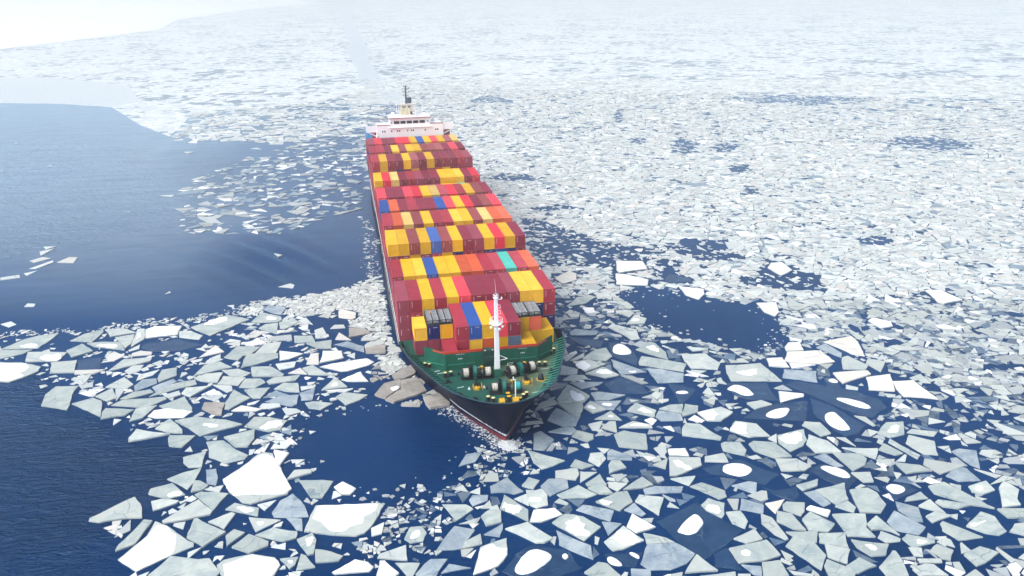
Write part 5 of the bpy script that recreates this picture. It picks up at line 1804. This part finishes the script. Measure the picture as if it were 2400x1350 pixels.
def snow_cap(poly, c, z, h, name="snow_cover"):
    """low soft mound of snow with a feathered edge"""
    mb = MB()
    n_ = len(poly)
    cc = cen(poly)
    vs = []
    rings = [(1.0, 0.0), (0.95, 0.55), (0.82, 0.85), (0.5, 1.0)]
    for s, t in rings:
        for x, y in shrink(poly, s, cc):
            vs.append((x - c[0], y - c[1], z + h * t))
    vs.append((cc[0] - c[0], cc[1] - c[1], z + h * 1.02))
    fs = []
    for k in range(len(rings) - 1):
        fs += [(k * n_ + i, k * n_ + (i + 1) % n_, (k + 1) * n_ + (i + 1) % n_, (k + 1) * n_ + i) for i in range(n_)]
    b0 = (len(rings) - 1) * n_
    fs += [(b0 + i, b0 + (i + 1) % n_, len(vs) - 1) for i in range(n_)]
    mb.add(vs, fs)
    return mb.mesh(name, SNOW, True)


def smooth_poly(p, it=2):
    for _ in range(it):
        q = []
        for i in range(len(p)):
            a, b_ = p[i], p[(i + 1) % len(p)]
            q += [(a[0] * .75 + b_[0] * .25, a[1] * .75 + b_[1] * .25), (a[0] * .25 + b_[0] * .75, a[1] * .25 + b_[1] * .75)]
        p = q
    return p


def wobble(p, amp):
    ph = frng.uniform(0, 99)
    c = cen(p)
    out = []
    for x, y in p:
        r_ = math.hypot(x - c[0], y - c[1]) + 1e-6
        q = mnoise((x * .9 + ph, y * .9, 3)) * amp
        out.append((x + (x - c[0]) / r_ * q, y + (y - c[1]) / r_ * q))
    return out


KMAT = {'g': [ICE_GREY, ICE_GREY, ICE_PALE], 'm': [ICE_PALE, ICE_GREY], 'w': [ICE_PALE], 't': [ICE_THIN], 'u': [ICE_BLUE], 'b': [ICE_MUD], 'y': [ICE_WARM]}
KTONE = {'g': "grey", 'm': "snow-patched grey", 'w': "snow-covered white", 't': "thin dark", 'u': "blue-grey", 'b': "brownish", 'y': "cream"}


def shape_word(p):
    n_ = len(p)
    xs = [q[0] for q in p]; ys = [q[1] for q in p]
    w, h = max(xs) - min(xs), (max(ys) - min(ys)) * 1.9
    if n_ == 3: s = "triangular"
    elif w > 2.6 * h: s = "long narrow"
    elif n_ == 4: s = "four-sided"
    elif n_ == 5: s = "five-sided"
    else: s = "many-sided"
    return s


floes.sort(key=lambda f: -f['pa'])
LAND = [  # landmarks one can find in the picture
    ((1190, 1035), "ship's stem"), ((900, 1060), "dark pool before the bow"), ((1640, 745), "big dark pool on the right"), ((605, 1115), "biggest snow floe"),
    ((805, 1215), "long snow floe at bottom centre"), ((365, 1280), "snow floe at the lower left edge"), ((590, 1330), "cut-off snow floe at the bottom"),
    ((1618, 1228), "dark floe with oval snow mound"), ((1250, 1310), "large white mound at the bottom"), ((1735, 1098), "flat white mound on dark ice"),
    ((1975, 960), "white mound on the dark curved floe"), ((1830, 970), "white mound on dark triangular floe"), ((1990, 940), "long dark floe with slender mound"),
    ((2095, 1145), "white mound on the dark floe far right"), ((1765, 873), "big floe with square snow patch"), ((1460, 818), "rounded white mound beside the foredeck"),
    ((30, 870), "snow floe at the left edge"), ((960, 980), "brown floe by the bow"), ((390, 780), "white oblong floe on the left"), ((820, 850), "long white floe beside the hull"),
    ((160, 930), "curved grey floe beside open water"), ((1300, 655), "cream floe beside the hull"), ((2330, 1130), "right edge of the picture"), ((1890, 840), "large cream floe"),
    ((2330, 1320), "lower right corner"), ((1480, 660), "pair of white floes above the right pool"), ((520, 1000), "leaf-shaped grey floe"), ((120, 600), "small floes in the open left water"),
    ((530, 480), "floe cluster left of the ship"), ((2250, 690), "big white floe in the right pack"), ((850, 760), "brash beside the hull"), ((1350, 1080), "kite-shaped grey floe below the bow"),
    ((1340, 1240), "broad snowy floe at bottom right of centre"), ((2000, 1250), "lower right floe field"),
]
used = set()


def floe_label(f):
    px = f['px']
    best = sorted(range(len(LAND)), key=lambda i: math.hypot(LAND[i][0][0] - px[0], (LAND[i][0][1] - px[1]) * 1.5))
    sz = "large" if f['pa'] > 3600 else ("small" if f['pa'] < 900 else "mid-sized")
    base = f"{sz} {KTONE[f['kind']]} {shape_word(f['pxpoly'])} floe"
    for bi in best[:3]:
        (lx, ly), nm = LAND[bi]
        dx, dy = px[0] - lx, px[1] - ly
        if math.hypot(dx, dy) < 22: dr = "at the"
        elif abs(dx) > 2.2 * abs(dy): dr = "right of the" if dx > 0 else "left of the"
        elif abs(dy) > 1.3 * abs(dx): dr = "below the" if dy > 0 else "above the"
        else: dr = ("below" if dy > 0 else "above") + (" right of the" if dx > 0 else " left of the")
        lab = f"{base} {dr} {nm}"
        if len(lab.split()) > 14: lab = f"{KTONE[f['kind']]} {shape_word(f['pxpoly'])} floe {dr} {nm}"
        if lab not in used:
            used.add(lab); return lab
    k = 2
    while True:
        lab2 = f"{ORD[k]} {KTONE[f['kind']]} floe {dr} {nm}"
        if lab2 not in used:
            used.add(lab2); return lab2
        k += 1


SPECIAL = {
    (605, 1115): "largest floe, thickly snow-covered white, left of the dark pool before the bow",
    (365, 1280): "large snow-covered floe with a bare grey right corner, beside the lower left open water",
    (805, 1215): "large oblong snow-covered floe with grey rims at bottom centre",
    (1618, 1228): "dark thin diamond floe carrying one oval snow mound, lower right",
    (1250, 1310): "dark thin floe with a big and a tiny white mound at the bottom edge",
    (162, 930): "grey curved floe jutting furthest left into the rippled water",
}
# things: the 300 that show largest
IND = floes[:300]
for f in IND:
    c = f['c']
    size = math.sqrt(abs(area2(f['wp'])))
    kind = f['kind']
    top = {'t': 0.07, 'u': 0.16}.get(kind, frng.uniform(0.17, 0.30))
    if kind == 'b': top = frng.uniform(0.3, 0.5)
    poly = shrink(f['wp'], 0.985)
    poly = ragged(poly, min(0.22, size * 0.03), 1.1)
    m = frng.choice(KMAT[kind])
    lab = None
    for (sx, sy), t in SPECIAL.items():
        if math.hypot(sx - f['px'][0], sy - f['px'][1]) < 28 and t not in used:
            lab = t; used.add(t); break
    if lab is None: lab = floe_label(f)
    o = obj("ice_floe", slab(poly, c, -0.35, top, 0.05, "ice_floe", m), None, (c[0], c[1], 0))
    tag(o, lab, "ice floe", "broken ice floes around the ship")
    sn = list(f['snow'])
    if kind == 'w' and not sn:
        sn = [shrink(f['wp'], 0.93)]
    if kind == 'm' and not sn:
        if frng.random() < .45: sn = []
        q = shrink(f['wp'], frng.uniform(.30, .62))
        ox_, oy_ = frng.uniform(-.1, .1) * size, frng.uniform(-.1, .1) * size
        sn = [[(x * frng.uniform(.9996, 1.0004) + ox_, y + oy_) for x, y in q]] if frng.random() < .6 else []
    for s in sn:
        if kind == 't':
            q = wobble(smooth_poly(s, 2), .16); h = 0.24
        elif kind == 'w':
            q = wobble(ragged(s, 0.15, 0.8), 0.22); h = 0.13
        else:
            q = wobble(wobble(ragged(smooth_poly(s, 1), .2, .5), min(0.8, size * .15)), .25); h = 0.03
        obj("snow_cover", snow_cap(q, c, top + 0.003, h), o)

# ------------------------------------------------------------------ the rest of the broken ice, one mass
RES = 0.5
GX0, GX1, GY0, GY1 = -140.0, 200.0, -112.0, 190.0
occ = np.zeros((int((GY1 - GY0) / RES), int((GX1 - GX0) / RES)), bool)
ox_ = GX0 + (np.arange(occ.shape[1]) + .5) * RES
oy_ = GY0 + (np.arange(occ.shape[0]) + .5) * RES


def stamp(poly):
    xs = [p[0] for p in poly]; ys = [p[1] for p in poly]
    i0, i1 = np.searchsorted(ox_, [min(xs), max(xs)]); j0, j1 = np.searchsorted(oy_, [min(ys), max(ys)])
    if i1 <= i0 or j1 <= j0: return
    X, Y = np.meshgrid(ox_[i0:i1], oy_[j0:j1])
    occ[j0:j1, i0:i1] |= in_poly(X, Y, poly)


for f in floes[:300]: stamp(f['wp'])
hw = np.array([hull_half(y) + 0.35 if y < STERN else 0 for y in oy_])
occ |= (np.abs(ox_)[None, :] < hw[:, None])


def taken(x, y):
    i = int((x - GX0) / RES); j = int((y - GY0) / RES)
    return 0 <= j < occ.shape[0] and 0 <= i < occ.shape[1] and occ[j, i]


P_SLUSH = [(560, 735), (650, 700), (760, 688), (880, 655), (912, 700), (938, 800), (1010, 905), (960, 930), (880, 850), (850, 780), (780, 740), (690, 745), (640, 770)]
P_MIDCL = [(440, 430), (620, 355), (720, 330), (860, 300), (882, 420), (866, 490), (740, 525), (640, 548), (440, 545), (425, 500)]
P_FARL = [(400, 325), (450, 262), (640, 246), (760, 234), (850, 205), (890, 205), (905, 310), (870, 330), (740, 335), (560, 335)]
P_WATR = [(1215, 505), (1290, 520), (1390, 555), (1500, 595), (1500, 632), (1390, 622), (1300, 625), (1250, 600)]
P_BRASH = [(880, 1180), (1000, 1155), (1080, 1125), (1110, 1060), (1240, 1045), (1320, 1090), (1180, 1130), (1090, 1160), (1060, 1250), (1000, 1330), (860, 1340), (780, 1290), (900, 1260)]
P_LEFT = [(-100, 800), (230, 770), (560, 720), (700, 745), (880, 850), (1010, 930), (760, 962), (690, 1000), (680, 1060), (760, 1120), (900, 1180), (860, 1400), (270, 1400), (200, 1200), (420, 1120), (250, 1000), (90, 900), (-100, 900)]
P_LOWR = [(1290, 660), (1420, 690), (1500, 780), (1650, 815), (1850, 800), (2050, 850), (2250, 900), (2600, 990), (2600, 1500), (860, 1500), (900, 1180), (1080, 1120), (1200, 1045), (1280, 930), (1330, 800)]
P_LANE = [(0, 775), (230, 768), (560, 722), (640, 702), (660, 716), (560, 742), (400, 764), (230, 785), (0, 792)]
LEADS = [(1640, 577, 75, 20), (1830, 655, 95, 28), (2050, 563, 48, 11), (1690, 603, 60, 12), (1900, 680, 60, 30), (1470, 605, 60, 25), (1700, 345, 30, 12), (1735, 395, 26, 16), (1755, 445, 22, 22), (1870, 232, 170, 16), (2190, 335, 120, 18),
         (1190, 418, 70, 11), (1620, 190, 100, 12), (1310, 490, 60, 12), (1560, 630, 60, 20), (2010, 770, 60, 14), (2080, 800, 40, 12), (1150, 235, 50, 8), (1450, 275, 12, 14), (1600, 345, 40, 20), (2380, 740, 40, 14), (2100, 900, 50, 14), (1500, 330, 25, 10), (2350, 860, 50, 10)]


CELL = 4.0
RX0, RY0 = -200.0, 150.0
_rx = RX0 + (np.arange(700) + .5) * CELL; _ry = RY0 + (np.arange(340) + .5) * CELL
_RX, _RY = np.meshgrid(_rx, _ry)
REG = np.zeros(_RX.shape, int)
for rid, poly in reversed(list(enumerate([OPEN_LL, POOL_R, POOL_BOW, P_SLUSH, P_LANE, P_MIDCL, P_FARL, OPEN_L, P_WATR, P_BRASH, P_LEFT, P_LOWR], 1))):
    REG[in_poly(_RX, _RY, poly)] = rid
RVAL = {1: (0.0, 1), 2: (0.0, 1), 3: (0.0, 1), 4: (0.93, 0.9), 5: (0.45, 0.35), 6: (0.40, 7.0), 7: (0.80, 9.0), 8: (0.0006, 2.0), 9: (0.24, 1.3), 10: (0.50, 0.55), 11: (0.36, 1.5), 12: (0.62, 2.4)}


def reg_id(px, py):
    i = int((px - RX0) / CELL); j = int((py - RY0) / CELL)
    raw = int(REG[min(max(j, 0), 339), min(max(i, 0), 699)])
    if raw == 2: return 2
    w_ = 9 + 20 * max(0.0, (py - 250) / 900)
    qx = px + w_ * (mnoise((px * .012, py * .021, 1.3)) + .5 * mnoise((px * .05, py * .08, 4.1)))
    qy = py + .6 * w_ * (mnoise((px * .012, py * .021, 7.3)) + .5 * mnoise((px * .05, py * .08, 9.1)))
    i = int((qx - RX0) / CELL); j = int((qy - RY0) / CELL)
    w2_ = int(REG[min(max(j, 0), 339), min(max(i, 0), 699)])
    return raw if w2_ == 2 else w2_


def region(px, py, x, y):
    """how much of the water is covered here, and how large the pieces run (square metres)"""
    r_ = reg_id(px, py)
    if r_ == 8 and x > -21 and y > 20: return 0.10, 0.5
    if r_: return RVAL[r_]
    if abs(x) < 17 and y > 150: return 0.35, 3.0
    if px < 880: return 0.0, 1
    for lx, ly, a, b_ in LEADS:
        if abs(px - lx) > a * 1.4 or abs(py - ly) > b_ * 1.4: continue
        q = ((px - lx) / a) ** 2 + ((py - ly) / b_) ** 2 + 1.1 * mnoise((x * .05, y * .05, 4)) + .8 * mnoise((x * .17, y * .17, 4))
        if q < .8: return 0.22, 1.6
    if px > 2050 and py < 260: return 0.80, 8.0
    return 0.92, 3.8


def cut(poly, p, d_):
    A, B = [], []
    n_ = len(poly)
    sd = [(q[0] - p[0]) * d_[1] - (q[1] - p[1]) * d_[0] for q in poly]
    for i in range(n_):
        a, b_ = poly[i], poly[(i + 1) % n_]
        sa, sb = sd[i], sd[(i + 1) % n_]
        (A if sa >= 0 else B).append(a)
        if sa * sb < 0:
            t = sa / (sa - sb)
            q = (a[0] + (b_[0] - a[0]) * t, a[1] + (b_[1] - a[1]) * t)
            A.append(q); B.append(q)
    return A, B


prng = random.Random(21)
pieces = []
TILE = 23.0
tiles = []
for ty in np.arange(-112, 640, TILE):
    for tx in np.arange(-330, 620, TILE):
        px, py = pixel(tx + TILE / 2, ty + TILE / 2)
        if -260 < px < 2660 and 185 < py < 1520:
            tiles.append((tx, ty))


def corner(x, y):
    return (x + mnoise((x * .37 + 3.3, y * .41, 5.5)) * 13.0, y + mnoise((x * .39, y * .43 + 7.7, 8.5)) * 13.0)


for tx, ty in tiles:
    j = lambda: prng.uniform(-.5, .5)
    stack = [[corner(tx, ty), corner(tx + TILE, ty), corner(tx + TILE, ty + TILE), corner(tx, ty + TILE)]]
    while stack:
        p = stack.pop()
        A = abs(area2(p))
        c = cen(p)
        px, py = pixel(*c)
        cov, ar = region(px, py, *c)
        if cov <= 0 and A < 40: continue
        dist = math.hypot(c[0] - CAM[0], c[1] - CAM[1])
        ar = ar * (1 + max(0, dist - 260) / 380)
        tgt = ar * math.exp(prng.gauss(0, 0.75)) * 1.25
        if A > max(tgt, 0.12) and len(p) >= 3:
            # cut across the longer way through a random inner point
            xs = [q[0] for q in p]; ys = [q[1] for q in p]
            mxx = sum((q[0] - c[0]) ** 2 for q in p); myy = sum((q[1] - c[1]) ** 2 for q in p); mxy = sum((q[0] - c[0]) * (q[1] - c[1]) for q in p)
            th = 0.5 * math.atan2(2 * mxy, mxx - myy) + math.pi / 2 + prng.gauss(0, 0.55)
            w = [prng.random() ** 1.0 + .25 for _ in p]; sw = sum(w)
            cp = (sum(q[0] * a for q, a in zip(p, w)) / sw, sum(q[1] * a for q, a in zip(p, w)) / sw)
            a, b_ = cut(p, cp, (math.cos(th), math.sin(th)))
            if len(a) >= 3 and len(b_) >= 3:
                stack += [a, b_]
                continue
        if A < 0.05: continue
        nz = mnoise((c[0] * .045, c[1] * .045, 7)) * .5 + mnoise((c[0] * .16, c[1] * .16, 2)) * .35
        if prng.random() > cov * (1 + nz * (0.8 if cov < 0.9 else 0.24)): continue
        s = 1 - min(0.22, prng.uniform(0.03, 0.13) + 0.05 / math.sqrt(A))
        ang = prng.gauss(0, 0.10)
        ca, sa = math.cos(ang), math.sin(ang)
        dx, dy = prng.gauss(0, .05) * math.sqrt(A), prng.gauss(0, .05) * math.sqrt(A)
        q = [(c[0] + dx + ((x - c[0]) * ca - (y - c[1]) * sa) * s, c[1] + dy + ((x - c[0]) * sa + (y - c[1]) * ca) * s) for x, y in p]
        if taken(*c) or any(taken(*v) for v in q) or any(taken((v[0] + c[0]) / 2, (v[1] + c[1]) / 2) for v in q): continue
        pieces.append((q, A, px, py, 0))
# underlayer: grey slush and small wet cakes jammed between the floes of the pack
for (tx, ty) in tiles:
    for _ in range(400):
        x, y = tx + prng.random() * TILE, ty + prng.random() * TILE
        dist = math.hypot(x - CAM[0], y - CAM[1])
        if dist > 420 or prng.random() > min(1, (150 / dist) ** 1.2): continue
        px, py = pixel(x, y)
        if not (-60 < px < 2460 and py < 1000): continue
        rid = reg_id(px, py)
        if rid not in (0, 4, 6, 7) or taken(x, y): continue
        cov, ar = region(px, py, x, y)
        if cov < .5 or prng.random() > cov * (.55 if rid == 6 else 1): continue
        r_ = prng.uniform(.5, 1.15) * (1 + max(0, dist - 200) / 260)
        k = prng.randrange(3, 6); a0 = prng.uniform(0, 6)
        q = [(x + r_ * prng.uniform(.6, 1.2) * math.cos(a0 + i_ * 2 * math.pi / k), y + r_ * prng.uniform(.6, 1.2) * math.sin(a0 + i_ * 2 * math.pi / k)) for i_ in range(k)]
        if any(taken(*v) for v in q): continue
        pieces.append((q, -1.0, px, py, 2))
for f in floes[300:]:
    pieces.append((shrink(f['wp'], .97), abs(area2(f['wp'])), f['px'][0], f['px'][1], 1))
# small scattered crumbs along the rims of the pools and over the open water
RIMS = [(POOL_BOW, 130, 20), (POOL_R, 150, 22)]
for poly, cnt, spread in RIMS:
    for _ in range(cnt):
        i = prng.randrange(len(poly)); a, b_ = poly[i], poly[(i + 1) % len(poly)]
        t = prng.random()
        px, py = a[0] + (b_[0] - a[0]) * t + prng.gauss(0, spread), a[1] + (b_[1] - a[1]) * t + prng.gauss(0, spread * .5)
        x, y = ground(px, py)
        if taken(x, y): continue
        r_ = abs(prng.gauss(0, .28)) + .10
        k = prng.randrange(3, 6); a0 = prng.uniform(0, 6)
        pieces.append(([(x + r_ * prng.uniform(.6, 1.2) * math.cos(a0 + i_ * 2 * math.pi / k), y + r_ * prng.uniform(.6, 1.2) * math.sin(a0 + i_ * 2 * math.pi / k)) for i_ in range(k)], .2, px, py, 0))


def tone(px, py, A, kk_=0):
    r_ = prng.random()
    if reg_id(px, py) == 4:
        b_ = prng.uniform(.40, .72); return (b_, b_ * 1.03, b_ * .97)
    near_brown = math.hypot(px - 960, (py - 880)) < 90
    if reg_id(px, py) == 6 and kk_ < 2:
        if r_ < .30: return (.20, .27, .33)
        if r_ < .78: b_ = prng.uniform(.33, .50); return (b_ * .94, b_, b_ * .98)
        b_ = prng.uniform(.68, .84); return (b_, b_, b_)
    if A < .5 and px > 600 and py > 700 and r_ < .5:
        b_ = prng.uniform(.22, .42); return (b_ * .95, b_, b_)
    if near_brown:
        b_ = prng.uniform(.22, .45); return (b_ * 1.04, b_, b_ * .93)
    if py > 700 and px > 900:
        if r_ < .34: b_ = prng.uniform(.7, 1.5); return (.045 * b_, .085 * b_, .145 * b_)
        if r_ < .52: b_ = prng.uniform(.30, .42); return (b_ * .90, b_ * .98, b_ * 1.02)
        if r_ < .93: b_ = prng.uniform(.38, .56); return (b_ * .96, b_ * 1.03, b_ * .96)
        b_ = prng.uniform(.7, .84); return (b_, b_, b_)
    if r_ < .06: return (.18, .25, .31)
    if r_ < .22: b_ = prng.uniform(.40, .52); return (b_ * .94, b_ * 1.0, b_ * .99)
    if r_ < .74: b_ = prng.uniform(.50, .66); return (b_ * .96, b_ * 1.02, b_ * .98)
    if r_ < .91: b_ = prng.uniform(.5, .64); return (b_ * 1.04, b_, b_ * .92)
    b_ = prng.uniform(.76, .88); return (b_, b_, b_)


V = []; F = []; T = []
for q, A, px, py, kk in pieces:
    n_ = len(q)
    if area2(q) < 0: q = q[::-1]
    if A > 2.5 and math.hypot(q[0][0] - CAM[0], q[0][1] - CAM[1]) < 230:
        # blunt corners a little on the nearer ones
        qq = []
        for i in range(n_):
            a, b_, c_ = q[i - 1], q[i], q[(i + 1) % n_]
            e = prng.uniform(.01, .05)
            qq += [(b_[0] + (a[0] - b_[0]) * e, b_[1] + (a[1] - b_[1]) * e), (b_[0] + (c_[0] - b_[0]) * e, b_[1] + (c_[1] - b_[1]) * e)]
        q = qq; n_ = len(q)
    c = cen(q)
    zt = prng.uniform(.05, .12) + min(.16, .05 * math.sqrt(abs(A))) * prng.random()
    if kk == 2: zt = prng.uniform(.02, .045)
    tl = 0 if kk == 2 else prng.gauss(0, .05) if A < 2 else prng.gauss(0, .012)
    tl2 = 0 if kk == 2 else prng.gauss(0, .05) if A < 2 else prng.gauss(0, .012)
    k = len(V)
    col = tone(px, py, A, kk)
    if kk == 2: b_ = prng.uniform(.34, .54); col = (b_ * .92, b_, b_ * 1.0)
    elif col[0] < .1: zt = .03
    for x, y in q: V.append((x, y, max(.015, zt + (x - c[0]) * tl + (y - c[1]) * tl2)))
    for x, y in q: V.append((x, y, -.2))
    T += [(*col, 1.0)] * (2 * n_)
    F.append(tuple(range(k, k + n_)))
    F += [(k + n_ + i, k + n_ + (i + 1) % n_, k + (i + 1) % n_, k + i) for i in range(n_)]
me = bpy.data.meshes.new("broken_ice")
me.from_pydata(V, [], F)
at = me.attributes.new("tone", 'FLOAT_COLOR', 'POINT')
at.data.foreach_set("color", np.array(T, np.float32).ravel())
me.materials.append(ICE_ATTR)
me.update()
tag(obj("broken_ice", me), "pale broken pack ice and brash filling the sea around the ship", "broken ice", kind="stuff")
print("pieces", len(pieces), "tris about", sum(len(f) - 2 for f in F), "traced", len(floes))

# ------------------------------------------------------------------ foam where the bow breaks the water
FM = mat("foam", (0.60, 0.63, 0.64), 0.9, 0.2, 2.0)
V = []; F = []
FP = [(1040, 948), (1075, 965), (1105, 985), (1140, 1008), (1165, 1030), (1185, 1050), (1200, 1052), (1215, 1035)]


def foam_blob(x, y, r_, h):
    k = len(V); n_ = 7
    a0 = prng.uniform(0, 6)
    e = prng.uniform(.45, 1)
    for ring, (s, z) in enumerate(((1, .01), (.7, h * .8))):
        for i in range(n_):
            t = a0 + i * 2 * math.pi / n_
            q = s * r_ * prng.uniform(.65, 1.25)
            V.append((x + q * math.cos(t), y + q * e * math.sin(t), z))
    V.append((x, y, h))
    F.extend([(k + i, k + (i + 1) % n_, k + n_ + (i + 1) % n_, k + n_ + i) for i in range(n_)])
    F.extend([(k + n_ + i, k + n_ + (i + 1) % n_, k + 2 * n_) for i in range(n_)])


for _ in range(1500):
    i = min(len(FP) - 2, int(prng.random() ** .9 * (len(FP) - 1)))
    a, b_ = FP[i], FP[i + 1]; t = prng.random()
    sp = 13 if i < 5 else 7
    px, py = a[0] + (b_[0] - a[0]) * t + prng.gauss(0, sp), a[1] + (b_[1] - a[1]) * t + prng.gauss(0, sp * .55)
    x, y = ground(px, py)
    if abs(x) < hull_half(y) - .1: continue
    foam_blob(x, y, abs(prng.gauss(0, .10)) + .04, prng.uniform(.02, .10))
for _ in range(260):   # curl round the stem
    t = prng.uniform(-1.1, 1.1)
    r_ = prng.uniform(.2, 1.3)
    x, y = math.sin(t) * r_ * 1.5, -28.9 - math.cos(t) * r_ * .9 + abs(x if False else math.sin(t)) * .6
    foam_blob(x, y, prng.uniform(.08, .26), prng.uniform(.08, .4) * (1.4 - r_ * .7))
for _ in range(260):   # thin line of froth down the port side
    y = prng.uniform(25, 110)
    x = -16.6 - abs(prng.gauss(2.6, 1.2))
    foam_blob(x, y, abs(prng.gauss(0, .18)) + .05, .05)
me = bpy.data.meshes.new("bow_foam")
me.from_pydata(V, [], F)
me.materials.append(FM)
me.update()
tag(obj("bow_foam", me), "white churned foam along the left bow and round the stem", "foam", kind="stuff")
# ------------------------------------------------------------------ the misty air
def haze():
    m = bpy.data.materials.new("mist")
    m.use_nodes = True
    n = m.node_tree.nodes; l = m.node_tree.links
    n.clear()
    o = n.new("ShaderNodeOutputMaterial")
    v = n.new("ShaderNodeVolumePrincipled")
    v.inputs['Color'].default_value = (1.0, 0.99, 0.965, 1)
    v.inputs['Density'].default_value = 0.00044
    v.inputs['Anisotropy'].default_value = 0.82
    l.new(v.outputs[0], o.inputs['Volume'])
    mb = MB(); mb.box(-8600, 8600, -900, 9900, -1.2, 82.0)
    h = mb.build("haze", m)
    tag(h, "pale mist thickening towards the horizon", "haze", kind="stuff")


haze()
